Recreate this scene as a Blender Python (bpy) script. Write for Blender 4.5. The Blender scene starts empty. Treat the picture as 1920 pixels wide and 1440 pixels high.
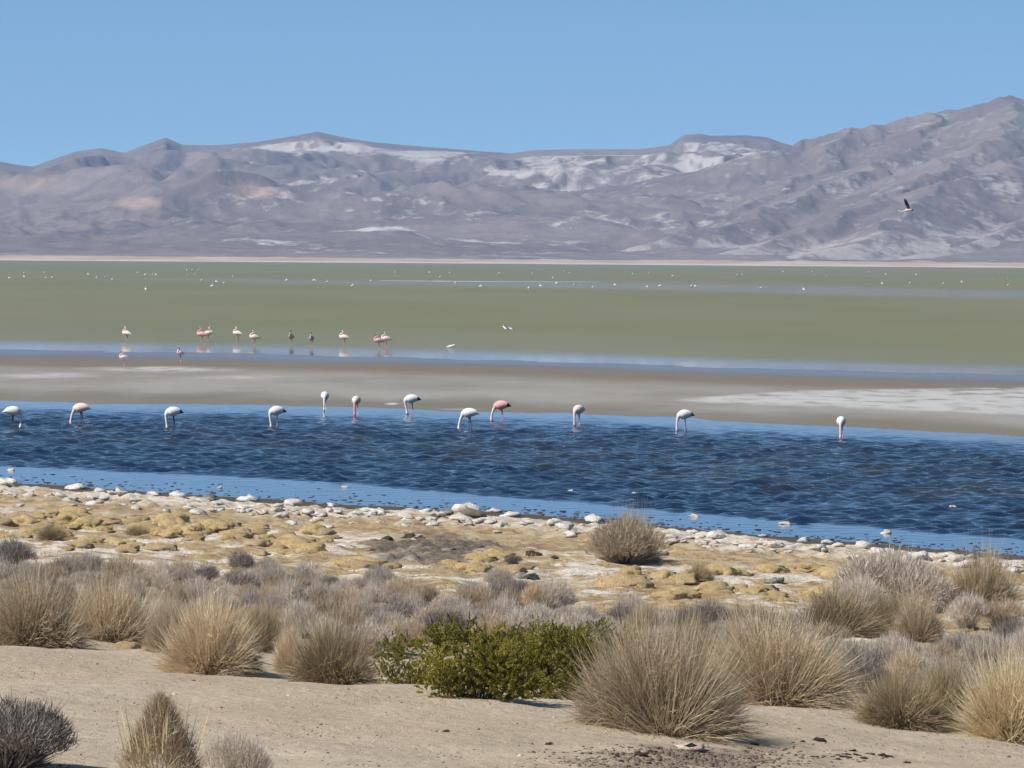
import bpy, math, random
import numpy as np
from mathutils import Vector, Matrix

# ------------------------------------------------------------------ camera
scene = bpy.context.scene
C = scene.collection
F = 10000.0                      # focal length in pixels of a 1920-pixel-wide picture
CAMZ = 6.0
PITCH = math.atan(245.0 / F)
ROLL = math.radians(0.42)
cam_d = bpy.data.cameras.new('camera')
cam_d.sensor_width = 36.0
cam_d.lens = 36.0 * F / 1920.0
cam_d.clip_start = 1.0
cam_d.clip_end = 30000.0
cam = bpy.data.objects.new('camera', cam_d)
C.objects.link(cam)
RM = Matrix.Rotation(math.pi / 2 - PITCH, 3, 'X') @ Matrix.Rotation(ROLL, 3, 'Z')
cam.matrix_world = Matrix.Translation((0, 0, CAMZ)) @ RM.to_4x4()
scene.camera = cam

# ------------------------------------------------------------------ sky and sun
SUN_POS = Vector((-0.78, -0.46, 0.0)).normalized()
SUN_EL = math.radians(47)
world = bpy.data.worlds.new('World')
scene.world = world
world.use_nodes = True
wt = world.node_tree
wt.nodes.clear()
w_out = wt.nodes.new('ShaderNodeOutputWorld')
w_bg = wt.nodes.new('ShaderNodeBackground')
w_sky = wt.nodes.new('ShaderNodeTexSky')
w_sky.sky_type = 'NISHITA'
w_sky.sun_disc = False
w_sky.sun_elevation = SUN_EL
w_sky.sun_rotation = math.atan2(SUN_POS.x, SUN_POS.y)
w_sky.altitude = 4300
w_sky.air_density = 1.0
w_sky.dust_density = 0.0
w_sky.ozone_density = 1.0
w_tc = wt.nodes.new('ShaderNodeTexCoord')
w_add = wt.nodes.new('ShaderNodeVectorMath'); w_add.operation = 'MULTIPLY_ADD'
w_add.inputs[1].default_value = (1, 1, 3.0)         # thin dry air at altitude: the pale horizon band is lower and narrower
w_add.inputs[2].default_value = (0, 0, 0.06)
w_tint = wt.nodes.new('ShaderNodeVectorMath'); w_tint.operation = 'MULTIPLY'
w_tint.inputs[1].default_value = (0.82, 1.13, 1.08)
w_nrm = wt.nodes.new('ShaderNodeVectorMath'); w_nrm.operation = 'NORMALIZE'
wt.links.new(w_tc.outputs['Generated'], w_add.inputs[0])
wt.links.new(w_add.outputs[0], w_nrm.inputs[0])
wt.links.new(w_nrm.outputs[0], w_sky.inputs['Vector'])
wt.links.new(w_sky.outputs[0], w_tint.inputs[0])
wt.links.new(w_tint.outputs[0], w_bg.inputs[0])
w_bg.inputs[1].default_value = 0.13
wt.links.new(w_bg.outputs[0], w_out.inputs[0])

sun_d = bpy.data.lights.new('sun', 'SUN')
sun_d.energy = 4.9
sun_d.angle = math.radians(0.53)
sun_d.color = (1.0, 0.955, 0.89)
sun = bpy.data.objects.new('sun', sun_d)
C.objects.link(sun)
sdir = Vector((SUN_POS.x * math.cos(SUN_EL), SUN_POS.y * math.cos(SUN_EL), math.sin(SUN_EL)))
sun.rotation_euler = sdir.to_track_quat('Z', 'Y').to_euler()
sun.location = (0, 0, 60)

scene.view_settings.view_transform = 'Standard'
scene.view_settings.look = 'None'
scene.view_settings.exposure = 0.25
scene.view_settings.gamma = 1.0
scene.view_settings.use_curve_mapping = False
scene.render.engine = 'CYCLES'
scene.cycles.max_bounces = 6
scene.cycles.volume_bounces = 0
scene.render.resolution_x = 1024
scene.render.resolution_y = 768

# ------------------------------------------------------------------ small tools
random.seed(7)
RNG = np.random.default_rng(11)
RMn = np.array(RM)


def ray_np(px, py):
    px = np.asarray(px, float); py = np.asarray(py, float)
    v = np.stack([(px - 960) / F, -(py - 720) / F, -np.ones_like(px + py)], -1)
    return v @ RMn.T


def on_plane(px, py, z=0.0):
    d = ray_np(px, py)
    t = (z - CAMZ) / d[..., 2]
    return np.stack([d[..., 0] * t, d[..., 1] * t, np.full_like(t, z)], -1)


def at_depth(px, py, depth):
    d = ray_np(px, py)
    t = np.asarray(depth, float) / d[..., 1]
    return np.stack([d[..., 0] * t, d[..., 1] * t, CAMZ + d[..., 2] * t], -1)


def project(x, y, z):
    p = np.stack([x, y, z - CAMZ], -1) @ RMn
    return 960 + F * p[..., 0] / -p[..., 2], 720 - F * p[..., 1] / -p[..., 2]


def hash2(ix, iy, seed):
    h = (ix.astype(np.int64) * 374761393 + iy.astype(np.int64) * 668265263 + seed * 1442695041) & 0xFFFFFFFF
    h = ((h ^ (h >> 13)) * 1274126177) & 0xFFFFFFFF
    h = h ^ (h >> 16)
    return (h & 0xFFFFFF) / float(0xFFFFFF)


def noise(x, y, seed=0):
    """gradient noise, about -1..1"""
    ix = np.floor(x); iy = np.floor(y)
    fx = x - ix; fy = y - iy
    ux = fx * fx * fx * (fx * (fx * 6 - 15) + 10); uy = fy * fy * fy * (fy * (fy * 6 - 15) + 10)

    def g(dx, dy):
        a = hash2(ix + dx, iy + dy, seed) * 2 * np.pi
        return np.cos(a) * (fx - dx) + np.sin(a) * (fy - dy)
    a = g(0, 0) * (1 - ux) + g(1, 0) * ux
    b = g(0, 1) * (1 - ux) + g(1, 1) * ux
    return (a * (1 - uy) + b * uy) * 1.5


def fbm(x, y, octaves=4, seed=0, gain=0.5, lac=2.03):
    s = 0.0; a = 1.0
    for o in range(octaves):
        s = s + a * noise(x, y, seed + o * 17)
        x = x * lac + 5.3; y = y * lac + 9.1; a *= gain
    return s


def ridged(x, y, octaves=4, seed=0, gain=0.5):
    s = 0.0; a = 1.0
    for o in range(octaves):
        s = s + a * (1 - 2 * np.abs(noise(x, y, seed + o * 17)))
        x = x * 2.03 + 3.1; y = y * 2.03 + 7.7; a *= gain
    return s


def smooth(a, b, x):
    t = np.clip((np.asarray(x, float) - a) / (b - a), 0, 1)
    return t * t * (3 - 2 * t)


def tag(o, label=None, cat=None, group=None, kind=None):
    if label: o['label'] = label
    if cat: o['category'] = cat
    if group: o['group'] = group
    if kind: o['kind'] = kind
    return o


def mesh_from(name, verts, faces, mats=(), attrs=None, smooth_shade=False, mat_idx=None):
    """faces: an int array (n,3) or (n,4), or a list of such arrays, or a list of lists"""
    me = bpy.data.meshes.new(name)
    verts = np.asarray(verts, dtype=np.float32)
    if isinstance(faces, np.ndarray): faces = [faces]
    if len(faces) and isinstance(faces[0], np.ndarray):
        loops = np.concatenate([f.reshape(-1) for f in faces]).astype(np.int32)
        sizes = np.concatenate([np.full(len(f), f.shape[1], np.int32) for f in faces])
        me.vertices.add(len(verts)); me.vertices.foreach_set('co', verts.reshape(-1))
        me.loops.add(len(loops)); me.loops.foreach_set('vertex_index', loops)
        starts = np.concatenate([[0], np.cumsum(sizes)[:-1]]).astype(np.int32)
        me.polygons.add(len(sizes))
        me.polygons.foreach_set('loop_start', starts)
        me.polygons.foreach_set('loop_total', sizes)
    else:
        me.from_pydata([tuple(v) for v in verts.tolist()], [], faces)
    for k, a in (attrs or {}).items():
        at = me.attributes.new(k, 'FLOAT', 'POINT')
        at.data.foreach_set('value', np.asarray(a, np.float32).reshape(-1))
    for m in mats: me.materials.append(m)
    if mat_idx is not None:
        me.polygons.foreach_set('material_index', np.asarray(mat_idx, np.int32))
    if smooth_shade:
        me.polygons.foreach_set('use_smooth', np.ones(len(me.polygons), bool))
    me.update(calc_edges=True)
    me.validate()
    return me


def obj(name, me, parent=None):
    o = bpy.data.objects.new(name, me)
    C.objects.link(o)
    if parent: o.parent = parent
    return o


def copy_tree(o, parent=None):
    c = o.copy()
    C.objects.link(c)
    c.parent = parent
    for ch in o.children: copy_tree(ch, c)
    return c


def grid_faces(nr, nc):
    i = np.arange(nr - 1)[:, None] * nc + np.arange(nc - 1)[None, :]
    return np.stack([i, i + 1, i + nc + 1, i + nc], -1).reshape(-1, 4)


# ------------------------------------------------------------------ node helper
class NT:
    def __init__(self, name):
        self.m = bpy.data.materials.new(name); self.m.use_nodes = True
        self.t = self.m.node_tree; self.t.nodes.clear()
        self.out = self.t.nodes.new('ShaderNodeOutputMaterial')

    def n(self, typ, **kw):
        nd = self.t.nodes.new('ShaderNode' + typ)
        for k, v in kw.items(): setattr(nd, k, v)
        return nd

    def link(self, a, b): self.t.links.new(a, b)

    def put(self, sock, v):
        if isinstance(v, bpy.types.NodeSocket): self.t.links.new(v, sock)
        elif v is not None:
            if sock.type == 'RGBA' and len(v) == 3: v = (*v, 1)
            sock.default_value = v

    def attr(self, name): return self.n('Attribute', attribute_name=name).outputs['Fac']

    def noise(self, scale, detail=4, rough=0.55, vec=None, dist=0.0):
        nd = self.n('TexNoise'); nd.inputs['Scale'].default_value = scale
        nd.inputs['Detail'].default_value = detail; nd.inputs['Roughness'].default_value = rough
        nd.inputs['Distortion'].default_value = dist
        if vec is not None: self.link(vec, nd.inputs['Vector'])
        return nd.outputs['Fac']

    def pos(self, scale=(1, 1, 1)):
        g = self.n('NewGeometry')
        mp = self.n('Mapping'); mp.inputs['Scale'].default_value = scale
        self.link(g.outputs['Position'], mp.inputs['Vector'])
        return mp.outputs[0]

    def math(self, op, a, b=None, c=None, clamp=False):
        nd = self.n('Math', operation=op); nd.use_clamp = clamp
        self.put(nd.inputs[0], a); self.put(nd.inputs[1], b)
        if c is not None: self.put(nd.inputs[2], c)
        return nd.outputs[0]

    def ramp(self, v, a, b, lo=0.0, hi=1.0):
        nd = self.n('MapRange', interpolation_type='SMOOTHSTEP')
        self.put(nd.inputs[0], v); nd.inputs[1].default_value = a; nd.inputs[2].default_value = b
        nd.inputs[3].default_value = lo; nd.inputs[4].default_value = hi
        return nd.outputs[0]

    def mix(self, f, a, b):
        nd = self.n('Mix', data_type='RGBA')
        self.put(nd.inputs['Factor'], f); self.put(nd.inputs[6], a); self.put(nd.inputs[7], b)
        return nd.outputs[2]

    def bump(self, h, strength, distance):
        nd = self.n('Bump'); nd.inputs['Strength'].default_value = strength; nd.inputs['Distance'].default_value = distance
        self.link(h, nd.inputs['Height'])
        return nd.outputs[0]

    def principled(self, col, rough=0.9, spec=0.2, normal=None):
        p = self.n('BsdfPrincipled')
        self.put(p.inputs['Base Color'], col); self.put(p.inputs['Roughness'], rough)
        self.put(p.inputs['Specular IOR Level'], spec)
        if normal is not None: self.link(normal, p.inputs['Normal'])
        self.link(p.outputs[0], self.out.inputs['Surface'])
        return p


# ------------------------------------------------------------------ shorelines (read off the photograph, set on the water plane z = 0)
NEAR_SHORE = np.array([(-900, 862), (-400, 884), (0, 903), (320, 925), (640, 945), (960, 962), (1200, 982), (1440, 1005), (1680, 1023), (1920, 1042), (2300, 1075), (2800, 1122)], float)
CALM_NEAR = np.array([(-900, 832), (-400, 853), (0, 873), (320, 887), (640, 905), (960, 932), (1200, 952), (1440, 973), (1680, 992), (1920, 1010), (2300, 1042), (2800, 1088)], float)
MUD_NEAR = np.array([(-1300, 700), (-500, 733), (0, 751), (160, 757), (480, 759), (600, 763), (700, 764), (830, 770), (960, 774), (1100, 778), (1250, 783), (1440, 794), (1640, 803), (1920, 819), (2400, 848), (3200, 900)], float)
MUD_FAR = np.array([(-1300, 630), (-500, 645), (0, 655), (480, 663), (960, 675), (1440, 691), (1920, 703), (2400, 714), (3200, 732)], float)
FAR_SHORE = np.array([(-2600, 471), (0, 488), (960, 494.5), (1500, 499), (1920, 502), (4500, 522)], float)


def line(poly, px): return np.interp(px, poly[:, 0], poly[:, 1])


sp = on_plane(NEAR_SHORE[:, 0], NEAR_SHORE[:, 1])
SX, SY = sp[:, 0], sp[:, 1]
s_lo = (SY[1] - SY[0]) / (SX[1] - SX[0]); s_hi = (SY[-1] - SY[-2]) / (SX[-1] - SX[-2])


def shore_u(x, y):
    ys = np.interp(x, SX, SY)
    ys = np.where(x < SX[0], SY[0] + (x - SX[0]) * s_lo, ys)
    ys = np.where(x > SX[-1], SY[-1] + (x - SX[-1]) * s_hi, ys)
    return ys - y


U_P = np.array([-60, -25, -8, 0, 3, 9, 20, 35, 50, 62, 75, 85, 100, 118, 150, 400], float)
Z_P = np.array([-2.2, -1.1, -0.35, 0, 0.07, 0.26, 0.42, 0.66, 1.0, 1.4, 2.02, 2.5, 3.15, 3.9, 4.3, 4.8], float)


def ground_z(x, y):
    x = np.asarray(x, float); y = np.asarray(y, float)
    u = shore_u(x, y)
    z = np.interp(u, U_P, Z_P)
    dry = smooth(0.5, 6, u)
    z = z + dry * (0.075 * fbm(x / 3.1, y / 3.1, 3, 3))
    z = z + smooth(4.5, 8, u) * (1 - smooth(13, 20, u)) * (0.10 * ridged(x / 1.1, y / 1.6, 3, 13) - 0.05)
    mid = smooth(3, 8, u) * (1 - smooth(52, 62, u))
    z = z + mid * 0.085 * np.abs(fbm(x / 0.7, y / 0.9, 3, 5)) - 0.03 * mid
    z = z + (1 - dry) * 0.02 * fbm(x / 1.3, y / 1.3, 3, 9)
    z = z + smooth(56, 66, u) * (0.012 * fbm(x / 0.55, y / 0.55, 3, 21))
    return z


def place(px, py):
    """the point of the ground that the photograph shows at this spot"""
    d = ray_np(px, py)
    t = np.linspace(25, 175, 1500)
    zz = CAMZ + d[2] * t
    g = ground_z(d[0] * t, d[1] * t)
    k = int(np.argmax(zz <= g))
    if k == 0: k = len(t) - 1
    a = (zz - g)[k - 1]; b = (zz - g)[k]
    tt = t[k - 1] + (t[k] - t[k - 1]) * a / max(1e-6, (a - b))
    x, y = d[0] * tt, d[1] * tt
    return Vector((x, y, float(ground_z(x, y)))), tt / F       # point, metres per photo pixel


# ------------------------------------------------------------------ materials: setting
def mat_ground():
    k = NT('bank_soil')
    u = k.attr('u'); dirt = k.attr('dirt')
    P = k.pos()
    n_big = k.noise(0.35, 4, 0.6, P); n_mid = k.noise(1.1, 5, 0.62, P); n_fine = k.noise(9, 4, 0.6, P); n_grit = k.noise(60, 3, 0.7, P)
    n_b = k.noise(0.62, 5, 0.66, k.pos((1, 0.8, 1)), 0.8)
    sand = k.mix(k.ramp(n_big, 0.35, 0.68), (0.43, 0.338, 0.235), (0.495, 0.405, 0.295))
    sand = k.mix(k.ramp(n_fine, 0.48, 0.8, 0, 0.35), sand, (0.30, 0.225, 0.155))
    n_tr = k.noise(0.9, 4, 0.6, k.pos((0.35, 1.6, 1)))
    sand = k.mix(k.ramp(n_tr, 0.5, 0.72, 0, 0.4), sand, (0.34, 0.26, 0.185))
    sand = k.mix(k.ramp(n_grit, 0.62, 0.76, 0, 0.5), sand, (0.18, 0.135, 0.10))
    turf = k.mix(k.ramp(n_mid, 0.36, 0.64), (0.325, 0.215, 0.105), (0.47, 0.35, 0.195))
    turf = k.mix(k.ramp(n_fine, 0.5, 0.75, 0, 0.6), turf, (0.50, 0.40, 0.26))
    crust = k.mix(k.ramp(n_mid, 0.35, 0.7), (0.58, 0.51, 0.42), (0.76, 0.71, 0.63))
    crust = k.mix(k.ramp(n_fine, 0.55, 0.72, 0, 0.6), crust, (0.33, 0.26, 0.19))
    litter = k.mix(k.ramp(n_mid, 0.35, 0.65), (0.25, 0.185, 0.125), (0.36, 0.28, 0.19))
    wet = k.mix(k.ramp(n_fine, 0.4, 0.7), (0.075, 0.055, 0.036), (0.15, 0.115, 0.075))
    # salt crust: strong just behind the shore, in patches further up
    uj = k.math('ADD', u, k.math('MULTIPLY', k.math('SUBTRACT', n_b, 0.5), 9.0))
    cr1 = k.math('MULTIPLY', k.ramp(uj, 3.5, 6.0), k.ramp(uj, 17.0, 9.0))
    cr1 = k.math('MULTIPLY', cr1, k.ramp(k.noise(1.5, 4, 0.65, P), 0.40, 0.54, 0.12, 1.0))
    n_m3 = k.noise(3.2, 4, 0.65, P, 0.5)
    turf = k.mix(k.ramp(n_m3, 0.50, 0.62, 0, 0.7), turf, (0.20, 0.14, 0.08))
    turf = k.mix(k.ramp(n_m3, 0.46, 0.36, 0, 0.6), turf, (0.52, 0.44, 0.32))
    cr2 = k.math('MULTIPLY', k.ramp(n_b, 0.48, 0.57), k.math('MULTIPLY', k.ramp(u, 16, 24), k.ramp(u, 52, 44)))
    cr = k.math('MULTIPLY', k.math('MAXIMUM', cr1, cr2), k.ramp(n_fine, 0.28, 0.50))
    col = k.mix(k.ramp(uj, 44, 53), turf, litter)
    col = k.mix(k.ramp(uj, 62.5, 66.5), col, sand)
    col = k.mix(cr, col, crust)
    col = k.mix(k.math('MULTIPLY', dirt, k.ramp(n_mid, 0.25, 0.5)), col, k.mix(k.ramp(n_fine, 0.4, 0.65), (0.10, 0.078, 0.06), (0.22, 0.17, 0.135)))
    wetf = k.ramp(k.math('ADD', u, k.math('MULTIPLY', k.math('SUBTRACT', n_mid, 0.5), 4.0)), 6.2, 4.4)
    col = k.mix(wetf, col, wet)
    h = k.math('ADD', k.math('MULTIPLY', n_fine, 0.7), k.math('MULTIPLY', n_grit, 0.25))
    h = k.math('ADD', h, k.math('MULTIPLY', n_mid, 1.5))
    k.principled(col, k.math('SUBTRACT', 0.95, k.math('MULTIPLY', wetf, 0.3)), 0.15, k.bump(h, 1.0, 0.06))
    return k.m


def mat_mud():
    k = NT('salt_mud')
    w = k.attr('w'); salt = k.attr('salt')
    P = k.pos((1, 0.35, 1))
    n1 = k.noise(0.12, 5, 0.6, P); n2 = k.noise(0.7, 5, 0.65, P); n3 = k.noise(3.5, 4, 0.6, P)
    grey = k.mix(k.ramp(n1, 0.35, 0.65), (0.225, 0.205, 0.175), (0.285, 0.268, 0.238))
    grey = k.mix(k.ramp(n2, 0.55, 0.75, 0, 0.35), grey, (0.36, 0.345, 0.315))
    wj = k.math('ADD', w, k.math('MULTIPLY', k.math('SUBTRACT', n1, 0.5), 0.18))
    brown = k.math('MULTIPLY', k.ramp(wj, 0.42, 0.62), 0.85)
    col = k.mix(brown, grey, (0.165, 0.130, 0.098))
    col = k.mix(k.ramp(wj, 0.16, 0.03, 0, 0.75), col, (0.155, 0.135, 0.105))
    sf = k.math('MULTIPLY', salt, k.ramp(n2, 0.32, 0.56))
    sf = k.math('MAXIMUM', sf, k.math('MULTIPLY', k.ramp(n3, 0.66, 0.74), k.ramp(salt, 0.02, 0.3, 0.35, 0.8)))
    col = k.mix(k.math('MULTIPLY', sf, 0.85), col, (0.46, 0.45, 0.435))
    film = k.ramp(wj, 0.52, 0.95)
    k.principled(col, k.ramp(film, 0, 1, 0.9, 0.22), k.ramp(film, 0, 1, 0.04, 0.5), k.bump(n3, 0.15, 0.03))
    return k.m


def mat_water():
    k = NT('lake_water')
    calm = k.attr('calm'); lake = k.attr('lake'); brown = k.attr('weed')
    P = k.pos()
    n1 = k.noise(0.02, 4, 0.6, k.pos((1, 0.25, 1))); n2 = k.noise(0.45, 4, 0.6, k.pos((1, 0.3, 1)))
    deep = k.mix(k.math('MULTIPLY', brown, k.ramp(n2, 0.35, 0.65)), (0.005, 0.014, 0.036), (0.024, 0.025, 0.024))
    green = k.mix(k.ramp(n1, 0.35, 0.65), (0.160, 0.163, 0.098), (0.178, 0.178, 0.113))
    col = k.mix(lake, deep, green)
    rip = k.noise(2.2, 4, 0.65, k.pos((1, 0.7, 1)))
    fine = k.noise(7.0, 3, 0.6, P)
    h = k.math('ADD', rip, k.math('MULTIPLY', fine, 0.3))
    bs = k.n('Bump'); k.link(h, bs.inputs['Height']); bs.inputs['Distance'].default_value = 0.06
    k.link(k.math('MULTIPLY', k.math('SUBTRACT', 1.0, calm), 0.5), bs.inputs['Strength'])
    # algae-green lake: roughened by wind, its sheen shows only on calm slicks
    p = k.principled(col, 0.05, 0.5, bs.outputs[0])
    p.inputs['IOR'].default_value = 1.333
    df = k.n('BsdfDiffuse'); k.put(df.inputs['Color'], col)
    mx = k.n('MixShader')
    k.link(k.math('MULTIPLY', lake, k.math('SUBTRACT', 1.0, calm)), mx.inputs[0])
    k.link(p.outputs[0], mx.inputs[1]); k.link(df.outputs[0], mx.inputs[2])
    k.link(mx.outputs[0], k.out.inputs['Surface'])
    return k.m


def mat_shore_far():
    k = NT('far_beach')
    n = k.noise(0.02, 4, 0.6, k.pos((1, 0.2, 1))); t = k.attr('t')
    col = k.mix(k.ramp(n, 0.35, 0.7), (0.40, 0.29, 0.20), (0.52, 0.43, 0.33))
    col = k.mix(k.ramp(t, 0.10, 0.02), col, (0.55, 0.48, 0.40))
    col = k.mix(k.ramp(k.math('ADD', t, k.math('MULTIPLY', n, 0.3)), 0.55, 0.95), col, (0.21, 0.17, 0.155))
    k.principled(col, 0.95, 0.05)
    return k.m


def mat_rock(name, scale, ash_amt):
    k = NT(name)
    P = k.pos((1, 0.8, 1))
    n1 = k.noise(0.005 * scale, 5, 0.6, P, 0.6); n2 = k.noise(0.014 * scale, 6, 0.68, P, 0.7); n3 = k.noise(0.06 * scale, 5, 0.7, P)
    g = k.n('NewGeometry'); sx = k.n('SeparateXYZ'); k.link(g.outputs['Normal'], sx.inputs[0])
    flat = sx.outputs[2]
    ash = k.attr('ash')
    col = k.mix(k.ramp(n1, 0.35, 0.65), (0.160, 0.130, 0.120), (0.240, 0.195, 0.175))
    col = k.mix(k.ramp(n2, 0.48, 0.66, 0, 0.75), col, (0.105, 0.090, 0.092))
    col = k.mix(k.ramp(n3, 0.52, 0.72, 0, 0.5), col, (0.34, 0.29, 0.255))
    col = k.mix(k.math('MULTIPLY', k.attr('ochre'), k.ramp(n2, 0.3, 0.6)), col, (0.40, 0.285, 0.21))
    a = k.math('ADD', ash, k.math('MULTIPLY', k.math('SUBTRACT', n2, 0.5), 2.2))
    a = k.math('ADD', a, k.math('MULTIPLY', k.math('SUBTRACT', n3, 0.5), 0.9))
    a = k.math('MULTIPLY', k.ramp(a, 0.55, 0.92), k.ramp(flat, 0.80, 0.95))
    col = k.mix(k.math('MULTIPLY', a, ash_amt), col, (0.56, 0.51, 0.45))
    k.principled(col, 0.97, 0.03, k.bump(k.math('ADD', n2, n3), 0.6, 3.0 / scale))
    return k.m


M_GROUND = mat_ground(); M_MUD = mat_mud(); M_WATER = mat_water(); M_FARSHORE = mat_shore_far()
M_ROCK_L = mat_rock('mountain_rock', 1.0, 0.9); M_ROCK_R = mat_rock('right_mountain_rock', 1.6, 0.55)
kb = NT('lake_bed_clay'); kb.principled(kb.mix(kb.noise(0.05, 3), (0.10, 0.09, 0.06), (0.15, 0.13, 0.09)), 0.9, 0.1); M_BED = kb.m

# ------------------------------------------------------------------ setting: lake bed, water, bank, mudflat, far shore
bed = obj('lake_bed', mesh_from('lake_bed', [(-2600, -200, -2.6), (2600, -200, -2.6), (2600, 9200, -2.6), (-2600, 9200, -2.6)], [[0, 1, 2, 3]], [M_BED]))
tag(bed, kind='structure')

# near bank, from behind the camera to under the water
pxs = np.linspace(-700, 2620, 450)
dep = np.concatenate([np.linspace(-60, 22, 40), np.geomspace(23, 34, 20), np.geomspace(34.3, 170, 470)])
az = (pxs - 960) / F
ext = np.concatenate([-np.geomspace(2.2, 0.2, 24), az, np.geomspace(0.2, 2.2, 24)])
X = ext[None, :] * np.maximum(np.abs(dep[:, None]), 30); Y = np.repeat(dep[:, None], len(ext), 1)
Z = ground_z(X, Y)
U = shore_u(X, Y)
PXg, PYg = project(X, np.maximum(Y, 5), Z)
dx = (PXg - 810) / 135.0; dy = (PYg - 1032) / 30.0
DIRT = smooth(1.25, 0.5, np.sqrt(dx * dx + dy * dy) + 0.5 * fbm(X / 1.1, Y / 2.2, 4, 31))
dx2 = (PXg - 1300) / 270.0; dy2 = (PYg - 1424) / 28.0
DIRT = np.maximum(DIRT, 0.6 * smooth(1.1, 0.3, np.sqrt(dx2 * dx2 + dy2 * dy2) + 0.7 * fbm(X / 0.35, Y / 0.6, 4, 33)))
Z = Z + 0.12 * DIRT * np.abs(fbm(X / 0.5, Y / 0.7, 3, 35)) * smooth(60, 50, U)
bank = obj('ground', mesh_from('ground', np.stack([X, Y, Z], -1).reshape(-1, 3), grid_faces(*X.shape), [M_GROUND], {'u': U, 'dirt': DIRT}, True))
tag(bank, kind='structure')

# water: real ripples on the near channel, flat sheet beyond
pw = np.linspace(-440, 2360, 330)
dw = np.concatenate([np.linspace(60, 90, 4), np.linspace(91, 104, 20), np.arange(104.1, 222, 0.135), np.linspace(222.5, 232, 12), np.geomspace(233, 3400, 260)])
X = ((pw - 960) / F)[None, :] * dw[:, None]; Y = np.repeat(dw[:, None], len(pw), 1)
PX, PY = project(X, Y, np.zeros_like(X))
e_near = line(CALM_NEAR, PX) + 1.5 * fbm(X / 6, Y / 12, 3, 41)
e_mud = line(MUD_NEAR, PX)
chan = smooth(2, -3, PY - e_near) * smooth(4, 48, PY - e_mud + 5 * fbm(X / 5, Y / 25, 3, 43))
wav = np.zeros_like(X)
for i in range(60):
    lam = random.uniform(0.42, 1.1) if i > 5 else random.uniform(1.4, 2.4)
    th = math.radians(-95 + random.gauss(0, 48))
    kx, ky = 2 * math.pi / lam * math.cos(th), 2 * math.pi / lam * math.sin(th)
    s = 0.050 if i > 5 else 0.012
    wav += s * lam / (2 * math.pi) * np.sin(kx * X + ky * Y + random.uniform(0, 6.28))
gust = np.clip(1.0 + 0.45 * fbm(X / 2.5, Y / 5.0, 4, 47), 0.4, 1.7)
amp = (0.04 + 0.96 * chan) * gust * smooth(226, 200, Y) * smooth(91, 96, Y)
Zw = wav * amp
lake = smooth(250, 262, Y)
calm = 1 - smooth(0.0, 0.5, chan)
cm_far = smooth(-24, -3, PY - line(MUD_FAR, PX)) * 0.9 + 0.12 * smooth(-75, -20, PY - line(MUD_FAR, PX))
strip_c = np.interp(PX, [-600, 250, 960, 1400, 1920, 2700], [512, 524, 533, 541, 553, 570])
strip_w = np.interp(PX, [-600, 250, 960, 1400, 1920, 2700], [3, 4, 7, 9, 12, 14])
cm_strip = smooth(1.15, 0.3, np.abs(PY - strip_c) / strip_w) * np.interp(PX, [-600, 100, 500, 1000, 2700], [0.03, 0.10, 0.32, 0.45, 0.5])
cm_shore = smooth(9, 2, PY - line(FAR_SHORE, PX)) * 0.12
calm = np.where(Y > 250, np.clip(cm_far + cm_strip + cm_shore, 0, 1), calm)
weed = smooth(20, 60, PY - e_mud) * smooth(-25, -75, PY - e_near)
water = obj('lake_water', mesh_from('lake_water', np.stack([X, Y, Zw], -1).reshape(-1, 3), grid_faces(*X.shape), [M_WATER], {'calm': calm, 'lake': lake, 'weed': weed}, True))
tag(water, kind='structure')

# mudflat
pm = np.linspace(-900, 2850, 420)
wv = np.concatenate([np.linspace(-0.12, 0, 10), np.linspace(0.005, 1, 110), np.linspace(1.02, 1.2, 10)])
a = on_plane(pm, line(MUD_NEAR, pm)); b = on_plane(pm, line(MUD_FAR, pm))
Pm = a[None] + (b - a)[None] * wv[:, None, None]
X, Y = Pm[..., 0], Pm[..., 1]
prof = np.interp(wv, [-0.12, 0, 0.04, 0.25, 0.6, 0.9, 1.0, 1.2], [-0.5, 0.0, 0.045, 0.16, 0.13, 0.035, 0.0, -0.25])
Z = prof[:, None] + 0.02 * fbm(X / 4, Y / 11, 4, 51) + 0.05 * np.clip(fbm(X / 30, Y / 60, 3, 53), -1, 1) * np.interp(wv, [0, 0.2, 0.8, 1], [0, 1, 1, 0])[:, None]
PX, PY = project(X, Y, Z)
tri = np.interp(PX, [1245, 1500, 1920, 2600], [749, 732, 726, 728]); tri2 = np.interp(PX, [1245, 1400, 1600, 1920, 2600], [751, 757, 764, 778, 800])
salt = smooth(-2, 3, PY - tri) * smooth(4, -4, PY - tri2) * smooth(1240, 1330, PX)
wob = 4 * fbm(X / 8, Y / 30, 3, 57)
salt = np.maximum(salt, 0.95 * smooth(1, 0.2, np.hypot((PX - 300) / 190, (PY - 692 + wob) / 7)))
salt = np.maximum(salt, 0.75 * smooth(1, 0.2, np.hypot((PX - 90) / 130, (PY - 704 + wob) / 6)))
salt = np.maximum(salt, 0.55 * smooth(1, 0.2, np.hypot((PX - 450) / 120, (PY - 708 + wob) / 6)))
salt = np.maximum(salt, 1.4 * smooth(1, 0.2, np.hypot((PX - 735) / 16, (PY - 757) / 3)))
salt = np.maximum(salt, 0.5 * smooth(1, 0.2, np.hypot((PX - 860) / 60, (PY - 767) / 3)))
mud = obj('mudflat', mesh_from('mudflat', np.stack([X, Y, Z], -1).reshape(-1, 3), grid_faces(*X.shape), [M_MUD], {'w': np.repeat(wv[:, None], len(pm), 1), 'salt': salt}, True))
tag(mud, kind='structure')

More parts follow.
